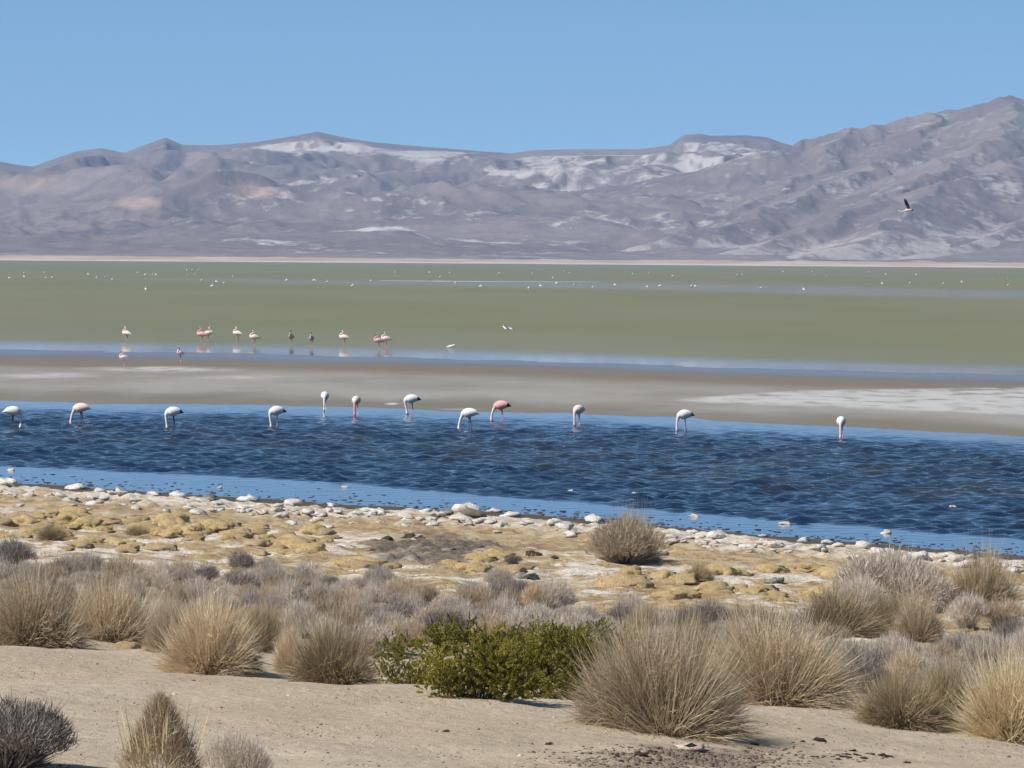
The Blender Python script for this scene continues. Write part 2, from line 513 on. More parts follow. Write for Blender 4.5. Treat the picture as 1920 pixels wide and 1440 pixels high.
# far shore
pf = np.linspace(-2500, 4400, 500)
tv = np.linspace(-0.04, 1, 60)
a = on_plane(pf, line(FAR_SHORE, pf)); dirs = a[:, :2] / np.linalg.norm(a[:, :2], axis=1)[:, None]
X = a[None, :, 0] + dirs[None, :, 0] * tv[:, None] * 900; Y = a[None, :, 1] + dirs[None, :, 1] * tv[:, None] * 900
Z = np.interp(tv, [-0.04, 0, 0.1, 0.4, 1.0], [-0.8, 0, 0.9, 2.2, 4.0])[:, None] + 0.25 * fbm(X / 40, Y / 80, 4, 61) + 0.3 * smooth(0, 0.2, tv)[:, None] * fbm(X / 12, Y / 40, 3, 63)
fs = obj('far_shore', mesh_from('far_shore', np.stack([X, Y, Z], -1).reshape(-1, 3), grid_faces(*X.shape), [M_FARSHORE], {'t': np.repeat(tv[:, None], len(pf), 1)}, True))
tag(fs, kind='structure')

# ------------------------------------------------------------------ mountains
SIL = np.array([(-2600, 330), (-1200, 300), (-500, 285), (-200, 300), (0, 308), (30, 313), (62, 317), (100, 303), (140, 289), (190, 282), (232, 291), (270, 277), (310, 262), (342, 276), (400, 277), (480, 271), (540, 261), (595, 251), (640, 261), (700, 271), (800, 280), (900, 288), (960, 292), (1000, 286), (1100, 284), (1200, 284), (1254, 277), (1282, 257), (1312, 255), (1332, 259), (1400, 258), (1440, 262), (1465, 272), (1540, 290), (1700, 300), (2200, 310), (4400, 330)], float)
pl = np.linspace(-1300, 2500, 900)
dl = np.concatenate([np.linspace(3350, 6150, 260), np.linspace(6160, 7200, 24)])
AX = (pl - 960) / F
X = AX[None, :] * dl[:, None]; Y = np.repeat(dl[:, None], len(pl), 1)
crest = at_depth(pl, line(SIL, pl) , 6000.0)
# height of the crest for the ray of each column, roll taken out
_, prow = project(crest[:, 0], crest[:, 1], crest[:, 2])
HC = np.interp(X[0] * 6000 / dl[0], crest[:, 0], crest[:, 2])
ker = np.hanning(95); ker /= ker.sum()
HCS = np.convolve(np.pad(HC, 47, mode='edge'), ker, 'valid')
t = np.clip((dl - 3350) / (6000 - 3350), 0, 1)
prof = np.interp(t, [0, 0.08, 0.25, 0.5, 0.72, 0.83, 0.92, 1.0], [0.0, 0.035, 0.13, 0.33, 0.58, 0.74, 0.86, 1.0])
back = np.interp(dl, [6000, 6150, 7200], [1.0, 0.98, 0.55])
Z = np.interp(dl, [3350, 3420, 3900], [-1.5, 0.8, 3.0])[:, None] + HCS[None, :] * (prof * back)[:, None] + (HC - HCS)[None, :] * (np.exp(-((t - 1) / 0.07) ** 2) * back)[:, None]
env = (np.interp(t, [0, 0.12, 0.35, 0.75, 0.93, 1.0], [0.0, 0.25, 0.8, 1.0, 0.5, 0.0]))[:, None]
wx = X + 90 * fbm(X / 500, Y / 500, 3, 71); wy = Y + 90 * fbm(X / 500, Y / 500, 3, 73)
nz = 17 * ridged(wx / 330, wy / 560, 5, 75, 0.55) + 11 * fbm(wx / 120, wy / 260, 4, 79)
Z = Z + env * (nz - 6)
# a few smooth domes in the foothills
for (cx, cy, dd, r, hh) in [(255, 392, 4700, 75, 17), (480, 372, 5000, 75, 18), (420, 428, 4250, 110, 12), (880, 430, 4300, 150, 10), (1120, 360, 5000, 130, 15), (60, 350, 5200, 90, 18), (640, 300, 5600, 90, 16), (1080, 440, 4100, 130, 8)]:
    c = at_depth(cx, cy, dd)
    Z = Z + hh * np.exp(-((X - c[0]) ** 2 + ((Y - c[1]) * 0.45) ** 2) / (r * r * 0.35))
# rock benches high up
st = 26.0
zt = np.floor(Z / st) * st + st * smooth(0.55, 1.0, (Z / st) % 1.0)
ben = smooth(0.50, 0.72, t)[:, None] * smooth(1.0, 0.95, t)[:, None] * np.clip(0.55 + 0.8 * fbm(X / 300, Y / 500, 3, 83), 0, 0.9)
Z = Z * (1 - ben) + zt * ben
Z = Z + env * 3.0 * ridged(wx / 45, wy / 90, 4, 85)
# keep the skyline where the photograph has it
lim = CAMZ + (HC[None, :] - CAMZ) * (Y / 6000.0) - 4 * (1 - smooth(0.93, 1, t))[:, None] * (Y < 6000)
lim = np.where(Y > 6000, 1e9, lim)
Z = np.minimum(Z, lim)
PX, PY = project(X, Y, Z)
ash = 0.18 + 0.27 * smooth(200, 480, PX) + 0.14 * smooth(0.62, 0.85, t)[:, None] - 0.5 * smooth(0.93, 0.985, t)[:, None] + 0.25 * smooth(0.9, 0.6, np.abs(PX - 1150) / 260) * smooth(0.4, 0.6, t)[:, None]
ash = ash + 0.45 * smooth(60, 20, np.abs(PX - 590) / 3) * smooth(12, 4, np.abs(PY - 274))
ash = ash + 0.7 * smooth(1, 0.3, np.hypot((PX - 1370) / 130, (PY - 310) / 26)) + 0.5 * smooth(1, 0.3, np.hypot((PX - 820) / 130, (PY - 287) / 9))
ash = ash + 0.5 * smooth(1, 0.3, np.hypot((PX - 720) / 70, (PY - 430) / 6)) + 0.5 * smooth(1, 0.3, np.hypot((PX - 950) / 90, (PY - 325) / 9))
och = smooth(1, 0.3, np.hypot((PX - 480) / 60, (PY - 357) / 22)) + smooth(1, 0.3, np.hypot((PX - 260) / 60, (PY - 380) / 18)) + 0.8 * smooth(1, 0.2, np.hypot((PX - 60) / 120, (PY - 345) / 24))
lm = obj('mountain_range', mesh_from('mountain_range', np.stack([X, Y, Z], -1).reshape(-1, 3), grid_faces(*X.shape), [M_ROCK_L], {'ash': ash, 'ochre': och}, True))
tag(lm, kind='structure')

# right-hand mountain: ridges with spurs running down to the lower left
RIDGES = [
    [(900, 473, 4150), (1050, 460, 4200), (1200, 424, 4300), (1300, 374, 4400), (1400, 313, 4500), (1470, 274, 4550), (1530, 256, 4600), (1600, 239, 4640), (1640, 237, 4650), (1700, 223, 4680), (1745, 209, 4700), (1800, 208, 4700), (1850, 191, 4700), (1897, 177, 4700), (1930, 186, 4700), (2050, 245, 4700), (2250, 320, 4620), (2500, 400, 4500)],
    [(1897, 178, 4690), (1893, 243, 4400), (1813, 290, 4230), (1747, 320, 4100), (1710, 338, 4030), (1600, 396, 3860), (1450, 446, 3660), (1300, 470, 3520)],
    [(1745, 210, 4690), (1733, 267, 4480), (1680, 290, 4370), (1630, 317, 4270), (1547, 349, 4140), (1400, 410, 3920), (1200, 458, 3700)],
    [(2000, 220, 4640), (1940, 288, 4300), (1897, 307, 4170), (1847, 327, 4030), (1780, 342, 3950), (1747, 361, 3900), (1650, 428, 3680), (1520, 466, 3500)],
    [(1600, 240, 4640), (1520, 322, 4420), (1430, 372, 4250), (1250, 436, 3950), (1050, 468, 3760)],
    [(2150, 290, 4600), (2080, 360, 4200), (1980, 400, 3900), (1850, 440, 3700), (1700, 474, 3480)],
]
pr = np.linspace(850, 2500, 580)
dr = np.linspace(3380, 5100, 260)
X = ((pr - 960) / F)[None, :] * dr[:, None]; Y = np.repeat(dr[:, None], len(pr), 1)
wx = X + 14 * fbm(X / 90, Y / 90, 3, 91); wy = Y + 14 * fbm(X / 90, Y / 90, 3, 93)
base = np.interp(Y, [3380, 3420, 3700, 5100], [-2.0, 0.6, 3.5, 20])
Z = base.copy()
for r in RIDGES:
    r = np.array(r, float)
    p = at_depth(r[:, 0], r[:, 1], r[:, 2])
    best = np.full_like(X, -1e9)
    for i in range(len(p) - 1):
        ax_, ay_, az_ = p[i]; bx, by, bz = p[i + 1]
        ex, ey = bx - ax_, by - ay_
        s = np.clip(((wx - ax_) * ex + (wy - ay_) * ey) / (ex * ex + ey * ey), 0, 1)
        dist = np.hypot(wx - ax_ - s * ex, wy - ay_ - s * ey)
        zc = az_ + (bz - az_) * s
        drop = 0.36 * dist / (1 + dist / 700)
        best = np.maximum(best, zc - drop)
    kk = 6.0
    h = np.clip(0.5 + 0.5 * (best - Z) / kk, 0, 1)
    Z = Z * (1 - h) + best * h + kk * 0.25 * h * (1 - h)
hgt = np.clip((Z - base) / 60, 0, 1)
Z = Z + hgt * (1.3 * ridged(wx / 45, wy / 110, 4, 95) - 0.8) + (0.4 + hgt) * 1.0 * fbm(X / 14, Y / 30, 4, 97)
Z = base + (Z - base) * smooth(3400, 3720, Y)
edge = smooth(850, 1050, pr)[None, :]
Z = Z * edge + (-4) * (1 - edge)
PX, PY = project(X, Y, Z)
ash = 0.50 + 0.32 * smooth(430, 470, PY) + 0.25 * smooth(1700, 1920, PX) * smooth(400, 460, PY)
rm = obj('right_mountain', mesh_from('right_mountain', np.stack([X, Y, Z], -1).reshape(-1, 3), grid_faces(*X.shape), [M_ROCK_R], {'ash': ash, 'ochre': 0 * ash}, True))
tag(rm, kind='structure')

# ------------------------------------------------------------------ plant materials
def mat_blade(name, c0, c1, c2, transl=0.25):
    k = NT(name)
    t_ = k.attr('tint')
    oi = k.n('ObjectInfo')
    col = k.mix(k.ramp(t_, 0.0, 0.6), c0, c1)
    col = k.mix(k.ramp(t_, 0.6, 1.0), col, c2)
    hs = k.n('HueSaturation'); hs.inputs['Saturation'].default_value = 1.0
    k.link(col, hs.inputs['Color'])
    k.link(k.ramp(oi.outputs['Random'], 0, 1, 0.86, 1.2), hs.inputs['Value'])
    d = k.n('BsdfDiffuse'); tr = k.n('BsdfTranslucent'); mx = k.n('MixShader')
    k.link(hs.outputs[0], d.inputs['Color']); k.link(hs.outputs[0], tr.inputs['Color'])
    mx.inputs[0].default_value = transl
    k.link(d.outputs[0], mx.inputs[1]); k.link(tr.outputs[0], mx.inputs[2])
    k.link(mx.outputs[0], k.out.inputs['Surface'])
    return k.m


M_STRAW = mat_blade('straw_grass', (0.37, 0.275, 0.165), (0.57, 0.45, 0.30), (0.74, 0.62, 0.44))
M_PALE = mat_blade('pale_straw_grass', (0.46, 0.36, 0.20), (0.62, 0.505, 0.32), (0.74, 0.63, 0.44))
M_OLIVE = mat_blade('olive_straw_grass', (0.27, 0.205, 0.115), (0.43, 0.335, 0.20), (0.58, 0.465, 0.30))
M_THATCH = mat_blade('old_thatch', (0.13, 0.095, 0.06), (0.22, 0.165, 0.10), (0.33, 0.25, 0.15), 0.1)
M_GREY = mat_blade('grey_twigs', (0.39, 0.335, 0.28), (0.57, 0.495, 0.41), (0.71, 0.62, 0.52), 0.3)
M_BROWNG = mat_blade('brown_grey_twigs', (0.37, 0.29, 0.20), (0.56, 0.45, 0.32), (0.72, 0.60, 0.44), 0.3)
M_DARKG = mat_blade('dark_grey_twigs', (0.18, 0.155, 0.14), (0.28, 0.24, 0.21), (0.39, 0.335, 0.29), 0.1)
M_STEM = mat_blade('dark_wood', (0.07, 0.05, 0.035), (0.11, 0.085, 0.06), (0.16, 0.125, 0.09), 0.0)
M_LEAF = mat_blade('resin_leaves', (0.14, 0.135, 0.028), (0.33, 0.295, 0.058), (0.58, 0.50, 0.13), 0.35)


def ribbons(root, direc, length, width, droop, tint, segs=3, wig=0.0):
    """thin tapering ribbons: arrays of n roots, unit directions, lengths"""
    n = len(root)
    side = np.cross(direc, RNG.normal(size=(n, 3)))
    side /= np.linalg.norm(side, axis=1)[:, None] + 1e-9
    V = np.zeros((n, 2 * segs + 1, 3), np.float32)
    wob = RNG.normal(size=(n, 3)) * wig
    for s in range(segs + 1):
        f = s / segs
        c = root + direc * (length * f)[:, None] + wob * (f * f * length)[:, None]
        c[:, 2] -= droop * length * f * f
        wd = (width * (1 - 0.75 * f))[:, None]
        if s < segs:
            V[:, 2 * s] = c - side * wd / 2; V[:, 2 * s + 1] = c + side * wd / 2
        else:
            V[:, 2 * segs] = c
    o = (np.arange(n) * (2 * segs + 1))[:, None]
    quads = [] if segs == 1 else [np.concatenate([o + 2 * s, o + 2 * s + 1, o + 2 * s + 3, o + 2 * s + 2], 1) for s in range(segs - 1)]
    tris = np.concatenate([o + 2 * segs - 2, o + 2 * segs - 1, o + 2 * segs], 1)
    V[..., 2] = np.maximum(V[..., 2], 0.004 + 0.01 * RNG.random((n, 1)))
    return V.reshape(-1, 3), ([np.concatenate(quads)] if quads else []) + [tris], np.repeat(tint, 2 * segs + 1)


def join(parts):
    vs, fs, ts = [], [], []; off = 0
    for v, f, t_ in parts:
        vs.append(v); ts.append(t_); fs += [x + off for x in f]; off += len(v)
    q = [x for x in fs if x.shape[1] == 4]; t3 = [x for x in fs if x.shape[1] == 3]
    out = []
    if q: out.append(np.concatenate(q))
    if t3: out.append(np.concatenate(t3))
    return np.concatenate(vs), out, np.concatenate(ts)


def unit(v): return v / (np.linalg.norm(v, axis=1)[:, None] + 1e-9)


def tussock_meshes(nb, seed, upright=0.5, mats=None, rag=0.12):
    """unit tussock: about 1 wide and 0.5 to 0.6 tall"""
    global RNG
    RNG = np.random.default_rng(seed)
    parts = []
    nc = 9
    cen = np.concatenate([[[0, 0]], RNG.normal(size=(nc - 1, 2)) * 0.12])
    lenf = RNG.uniform(0.82, 1.12, nc)
    ci = RNG.integers(0, nc, nb)
    ph = RNG.uniform(0, 2 * np.pi, nb)
    ct = 1 - RNG.random(nb) ** upright * 0.98
    th = np.arccos(np.clip(ct, 0, 1))
    d = np.stack([np.sin(th) * np.cos(ph), np.sin(th) * np.sin(ph), np.cos(th)], 1)
    root = np.zeros((nb, 3))
    root[:, :2] = cen[ci] + d[:, :2] * 0.10 + RNG.normal(size=(nb, 2)) * 0.03
    clump = fbm(ph * 1.6, th * 3.0, 3, seed)                      # tufts of longer and shorter blades
    L = (0.44 + 0.06 * np.cos(th)) * lenf[ci] * (1 + rag * RNG.normal(size=nb) + 0.16 * clump)
    L = np.clip(L, 0.12, 0.58)
    tint = np.clip(0.5 + 0.28 * RNG.normal(size=nb) + 0.25 * clump, 0, 1)
    parts.append(ribbons(root, unit(d + RNG.normal(size=(nb, 3)) * 0.07), L, np.full(nb, 0.0062 if nb < 6000 else 0.0048), 0.04 + 0.30 * np.sin(th) ** 2 * RNG.random(nb), tint, 3, 0.10))
    n3 = nb * 2 // 3
    ph = RNG.uniform(0, 2 * np.pi, n3); th = np.arccos(np.clip(1 - RNG.random(n3) ** 0.7, 0.02, 1))
    d = np.stack([np.sin(th) * np.cos(ph), np.sin(th) * np.sin(ph), np.cos(th)], 1)
    cl3 = fbm(ph * 1.6, th * 3.0, 3, seed)
    r3 = RNG.uniform(0.16, 0.36, n3) * (1 + 0.2 * cl3)
    root = d * r3[:, None]; root[:, 2] *= 0.95
    parts.append(ribbons(root, unit(d + RNG.normal(size=(n3, 3)) * 0.30), RNG.uniform(0.08, 0.20, n3), np.full(n3, 0.0058 if nb < 6000 else 0.0046), 0.05 + 0.2 * np.sin(th) ** 2 * RNG.random(n3), np.clip(0.58 + 0.28 * RNG.normal(size=n3) + 0.25 * cl3, 0, 1), 2, 0.15))
    main = join(parts)
    # old drooping leaves round the foot
    n2 = nb // 5
    ph = RNG.uniform(0, 2 * np.pi, n2); el = RNG.uniform(0.0, 0.55, n2)
    d = np.stack([np.cos(el) * np.cos(ph), np.cos(el) * np.sin(ph), np.sin(el)], 1)
    root = np.zeros((n2, 3)); root[:, :2] = d[:, :2] * RNG.uniform(0.05, 0.28, n2)[:, None]
    root[:, 2] = RNG.uniform(0.01, 0.10, n2)
    th2 = ribbons(root, d, RNG.uniform(0.16, 0.36, n2), np.full(n2, 0.010), 0.55 * RNG.random(n2), np.clip(RNG.normal(0.45, 0.25, n2), 0, 1), 3, 0.12)
    return main, th2


def shrub_arrays(nt, seed, height=0.55, spiky=0.6, lobes=5, tw=0.13):
    """unit twiggy shrub about 1 wide"""
    global RNG
    RNG = np.random.default_rng(seed)
    parts = []
    lc = np.zeros((lobes, 3)); lr = RNG.uniform(0.24, 0.36, lobes)
    ang = RNG.uniform(0, 2 * np.pi, lobes)
    lc[:, 0] = np.cos(ang) * 0.26; lc[:, 1] = np.sin(ang) * 0.26; lc[:, 2] = height * RNG.uniform(0.25, 0.52, lobes)
    lc[0] = (0, 0, height * 0.5); lr[0] = 0.36
    li = RNG.integers(0, lobes, nt)
    d = unit(RNG.normal(size=(nt, 3))); d[:, 2] = np.abs(d[:, 2]) * 0.9 - 0.15 * RNG.random(nt)
    rr = lr[li] * RNG.random(nt) ** 0.45
    p = lc[li] + d * rr[:, None] * np.array([1, 1, height / 0.62])
    p[:, 2] = np.maximum(p[:, 2], 0.02)
    di = unit(d * 0.75 + np.array([0, 0, spiky]) + RNG.normal(size=(nt, 3)) * 0.33)
    lobetint = RNG.normal(0, 0.12, lobes)
    tint = np.clip(0.5 + 0.26 * RNG.normal(size=nt) + lobetint[li], 0, 1)
    L = tw * RNG.uniform(0.5, 1.3, nt)
    parts.append(ribbons(p - di * (L * 0.4)[:, None], di, L, np.full(nt, 0.0085), 0.03, tint, 2, 0.16))
    ns = nt // 14
    li = RNG.integers(0, lobes, ns)
    tip = lc[li] + unit(RNG.normal(size=(ns, 3))) * (lr[li] * 0.85)[:, None]
    tip[:, 2] = np.abs(tip[:, 2]) + 0.05
    root = np.zeros((ns, 3)); root[:, :2] = tip[:, :2] * 0.25
    v = tip - root; L = np.linalg.norm(v, axis=1)
    parts.append(ribbons(root, unit(v), L, np.full(ns, 0.014), 0.0, np.clip(RNG.normal(0.35, 0.15, ns), 0, 1), 3, 0.1))
    return join(parts)


def to_mesh(name, arr, mat): return mesh_from(name, arr[0], arr[1], [mat], {'tint': arr[2]})


TUSS = []      # (blade arrays, thatch mesh)
for i in range(7):
    m_, t_ = tussock_meshes(5000 if i < 5 else 8500, 100 + i, [0.55, 0.7, 0.6, 0.5, 0.75, 0.6, 0.5][i])
    TUSS.append((m_, to_mesh('dead_leaves', t_, M_THATCH)))
TM = {}


def tuss_mesh(v, mat):
    if (v, mat.name) not in TM: TM[(v, mat.name)] = to_mesh('blades', TUSS[v][0], mat)
    return TM[(v, mat.name)]


SHR = [shrub_arrays(3600, 200 + i, [0.5, 0.62, 0.55, 0.7, 0.45, 0.6][i], [0.5, 0.9, 0.7, 1.1, 0.5, 0.8][i], [5, 6, 4, 5, 7, 6][i]) for i in range(6)]
SHR.append(shrub_arrays(11000, 230, 0.55, 0.6, 9, 0.085))
SMs = {}


def shrub_mesh(v, mat):
    if (v, mat.name) not in SMs: SMs[(v, mat.name)] = to_mesh('dry_shrub', SHR[v], mat)
    return SMs[(v, mat.name)]


def put(o, px, py, wpx, hpx, unit_w, unit_h, rot=None, sink=0.02, lean=0.0):
    p, mpp = place(px, py)
    s = wpx * mpp / unit_w; sz = hpx * mpp / unit_h
    o.location = (p.x, p.y, p.z - sink * sz)
    o.scale = (s, s, sz)
    o.rotation_euler = (0, lean, random.uniform(0, 6.28) if rot is None else rot)
    return o


def tussock(px, py, w, h, v, mat, label, group='straw grass tussocks in the foreground'):
    o = obj('grass_tussock', None)
    obj('blades', tuss_mesh(v, mat), o)
    obj('dead_leaves', TUSS[v][1], o)
    tag(o, label, 'grass tussock', group)
    z = TUSS[v][0][0][:, 2]
    return put(o, px, py, w, h, 1.0, float(np.percentile(z, 99.2)))


def shrub(px, py, w, h, v, mat, label, group):
    o = obj('dry_shrub', shrub_mesh(v, mat))
    tag(o, label, 'shrub', group)
    return put(o, px, py, w, h, 1.02, float(np.percentile(SHR[v][0][:, 2], 99.3)))


# ------------------------------------------------------------------ foreground tussocks, one by one
for a in [
    (60, 1212, 170, 140, 0, M_STRAW, 'broad straw tussock leaning out of the left edge above the sand'),
    (205, 1203, 165, 118, 1, M_STRAW, 'spiky straw tussock second from the left edge above the sand'),
    (318, 1222, 72, 105, 2, M_STRAW, 'narrow upright straw tussock tucked left of the round sand-side tussock'),
    (402, 1262, 180, 138, 6, M_STRAW, 'round straw tussock casting shadow on the sand left of centre'),
    (487, 1222, 85, 90, 4, M_OLIVE, 'small shaded tussock behind the right side of the round tussock'),
    (545, 1260, 58, 90, 2, M_STRAW, 'narrow tussock touching the left of the tussock beside the green shrub'),
    (620, 1280, 140, 118, 0, M_OLIVE, 'bristly straw tussock standing alone left of the green shrub'),
    (1218, 1372, 285, 205, 5, M_STRAW, 'largest straw tussock, right in front of the green shrub'),
    (1440, 1316, 285, 160, 6, M_STRAW, 'wide sprawling straw tussock right of the largest tussock'),
    (1688, 1362, 165, 105, 4, M_OLIVE, 'low olive-tinged tussock at the lower right on bare sand'),
    (1778, 1358, 120, 125, 2, M_OLIVE, 'brown tussock wedged between the olive tussock and the pale one'),
    (1905, 1388, 190, 165, 0, M_PALE, 'pale blond tussock cut by the right edge of the picture'),
    (1845, 1148, 112, 118, 2, M_STRAW, 'tall upright tussock near the right edge by the white shore stones'),
    (1565, 1186, 150, 82, 3, M_OLIVE, 'swept brown tussock left of the big grey bush mound'),
    (1722, 1200, 95, 85, 1, M_STRAW, 'tussock in front of the big grey bush mound on the right'),
    (1660, 1186, 100, 72, 4, M_OLIVE, 'low tussock under the big grey bush mound on the right'),
    (1290, 1250, 120, 90, 4, M_OLIVE, 'tussock behind the gap between the two largest tussocks'),
    (1395, 1192, 110, 62, 1, M_OLIVE, 'flat brown tussock in the scrub behind the wide sprawling tussock'),
    (1185, 1050, 80, 92, 2, M_OLIVE, 'upright brown tuft of grass rising from the lone salt-flat shrub'),
    (1312, 1086, 50, 32, 3, M_OLIVE, 'little dark tuft on yellow turf right of the lone salt-flat shrub'),
    (100, 1010, 52, 26, 0, M_OLIVE, 'little dark tuft among yellow cushions at the far left'),
    (258, 1003, 46, 20, 1, M_OLIVE, 'little dark tuft behind a round yellow cushion on the left'),
    (1220, 1262, 90, 60, 0, M_STRAW, 'tussock peeping over the top of the largest tussock'),
]:
    tussock(*a)

# pointed tussock at the bottom, leaf-dense, with seed stalks
RNG = np.random.default_rng(300)
nb = 5200
zz = RNG.random(nb) ** 0.8
rad = 0.46 * (1 - zz) ** 0.75 * RNG.random(nb) ** 0.35
ph = RNG.uniform(0, 6.283, nb)
root = np.stack([rad * np.cos(ph), rad * np.sin(ph), zz * 0.86], 1)
di = unit(np.stack([np.cos(ph) * 0.55 * (1 - zz), np.sin(ph) * 0.55 * (1 - zz), np.full(nb, 0.8)], 1) + RNG.normal(size=(nb, 3)) * 0.22)
cone = ribbons(root, di, RNG.uniform(0.08, 0.24, nb), np.full(nb, 0.009), 0.06, np.clip(RNG.normal(0.55, 0.28, nb), 0, 1), 3, 0.15)
o = obj('grass_tussock', None)
obj('blades', to_mesh('blades', cone, M_STRAW), o)
tag(o, 'tall pointed straw tussock at the bottom left standing alone on sand', 'grass tussock', 'straw grass tussocks in the foreground')
ns = 90
root = np.stack([RNG.normal(0, 0.16, ns), RNG.normal(0, 0.16, ns), np.full(ns, 0.3)], 1)
stalk = ribbons(root, unit(np.stack([root[:, 0] * 0.7, root[:, 1] * 0.7, np.ones(ns)], 1)), RNG.uniform(0.35, 0.68, ns), np.full(ns, 0.013), 0.02, RNG.random(ns), 3, 0.05)
obj('seed_stalks', to_mesh('seed_stalks', stalk, M_PALE), o)
put(o, 300, 1452, 165, 165, 0.95, 1.05)

# ------------------------------------------------------------------ grey shrubs
GB = 'grey dry shrubs of the foreground'
for a in [
    (12, 1440, 235, 128, 6, M_DARKG, 'dark grey dead bush cut by the lower left corner', GB),
    (442, 1462, 125, 92, 1, M_GREY, 'blue-grey wispy shrub at the bottom edge beside the pointed tussock', GB),
    (1672, 1150, 205, 115, 6, M_GREY, 'big grey bush mound near the right edge before the water', GB),
    (1700, 1128, 120, 82, 3, M_BROWNG, 'brownish crown of twigs on top of the big grey bush mound', GB),
    (1615, 1150, 95, 75, 4, M_GREY, 'pale grey shrub on the left flank of the big grey bush mound', GB),
    (1810, 1180, 95, 72, 5, M_GREY, 'round pale shrub below the tall upright right-hand tussock', GB),
    (1172, 1054, 150, 78, 6, M_BROWNG, 'brown bushy shrub alone on the salt flat before the water', GB),
    (18, 1062, 95, 52, 2, M_DARKG, 'dark grey mound of twigs at the left edge behind the scrub belt', GB),
    (447, 1076, 66, 46, 3, M_DARKG, 'dark upright shrub at the back of the scrub belt left of centre', GB),
    (502, 1088, 52, 44, 1, M_DARKG, 'dark shrub just right of another dark shrub at the back of the belt', GB),
    (150, 1080, 90, 40, 0, M_DARKG, 'long dark shrub at the back of the left scrub belt', GB),
    (225, 1088, 110, 44, 4, M_BROWNG, 'brown flat shrub behind the second tussock from the left', GB),
    (705, 1100, 60, 44, 1, M_GREY, 'single grey shrub sticking up above the belt before the brown soil', GB),
    (935, 1112, 70, 50, 3, M_GREY, 'grey shrub rising above the belt behind the green shrub', GB),
    (962, 1060, 38, 20, 0, M_DARKG, 'tiny dark shrub on white crust right of a yellow cushion', GB),
    (40, 982, 62, 22, 4, M_BROWNG, 'low brown shrub far left among yellow cushions near the shore', GB),
    (1455, 1222, 110, 60, 5, M_DARKG, 'blue-grey dark shrub behind the wide sprawling tussock', GB),
    (1700, 1262, 80, 70, 1, M_DARKG, 'dark shrub in the scrub right of the wide sprawling tussock', GB),
    (1905, 1215, 100, 60, 0, M_DARKG, 'dark grey shrub at the right edge below the tall tussock', GB),
    (1880, 1180, 95, 60, 2, M_BROWNG, 'brown shrub at the right edge beneath the tall upright tussock', GB),
]:
    shrub(*a)

TOP = np.array([(-300, 1062), (0, 1072), (300, 1082), (500, 1095), (700, 1112), (950, 1130), (1200, 1160), (1400, 1195), (1500, 1215), (1700, 1225), (1920, 1235), (2200, 1250)], float)
BOT = np.array([(-300, 1165), (0, 1172), (300, 1192), (480, 1210), (640, 1230), (760, 1225), (980, 1215), (1200, 1230), (1350, 1252), (1560, 1300), (1800, 1320), (1920, 1330), (2200, 1340)], float)
rnd = random.Random(5)
spots = []
tries = 0
while len(spots) < 230 and tries < 9000:
    tries += 1
    px = rnd.uniform(-160, 2080); a_ = line(TOP, px); b_ = line(BOT, px)
    py = a_ + (b_ - a_) * rnd.random() ** 0.95
    sc = 0.62 + (py - 1060) / 330.0
    if any(abs(px - q[0]) < 34 * sc and abs(py - q[1]) < 10 * sc for q in spots): continue
    spots.append((px, py, sc))
for (px, py, sc) in spots:
    w = rnd.uniform(58, 112) * sc; h = rnd.uniform(34, 74) * sc
    if px > 1500 and py < 1260: h *= 0.75
    mat = rnd.choices([M_GREY, M_BROWNG, M_DARKG], [0.52, 0.32, 0.16])[0]
    shrub(px, py, w, h, rnd.randrange(6), mat, 'knee-high dry shrub in the dense grey scrub belt across the foreground', 'dry shrubs of the dense scrub belt')

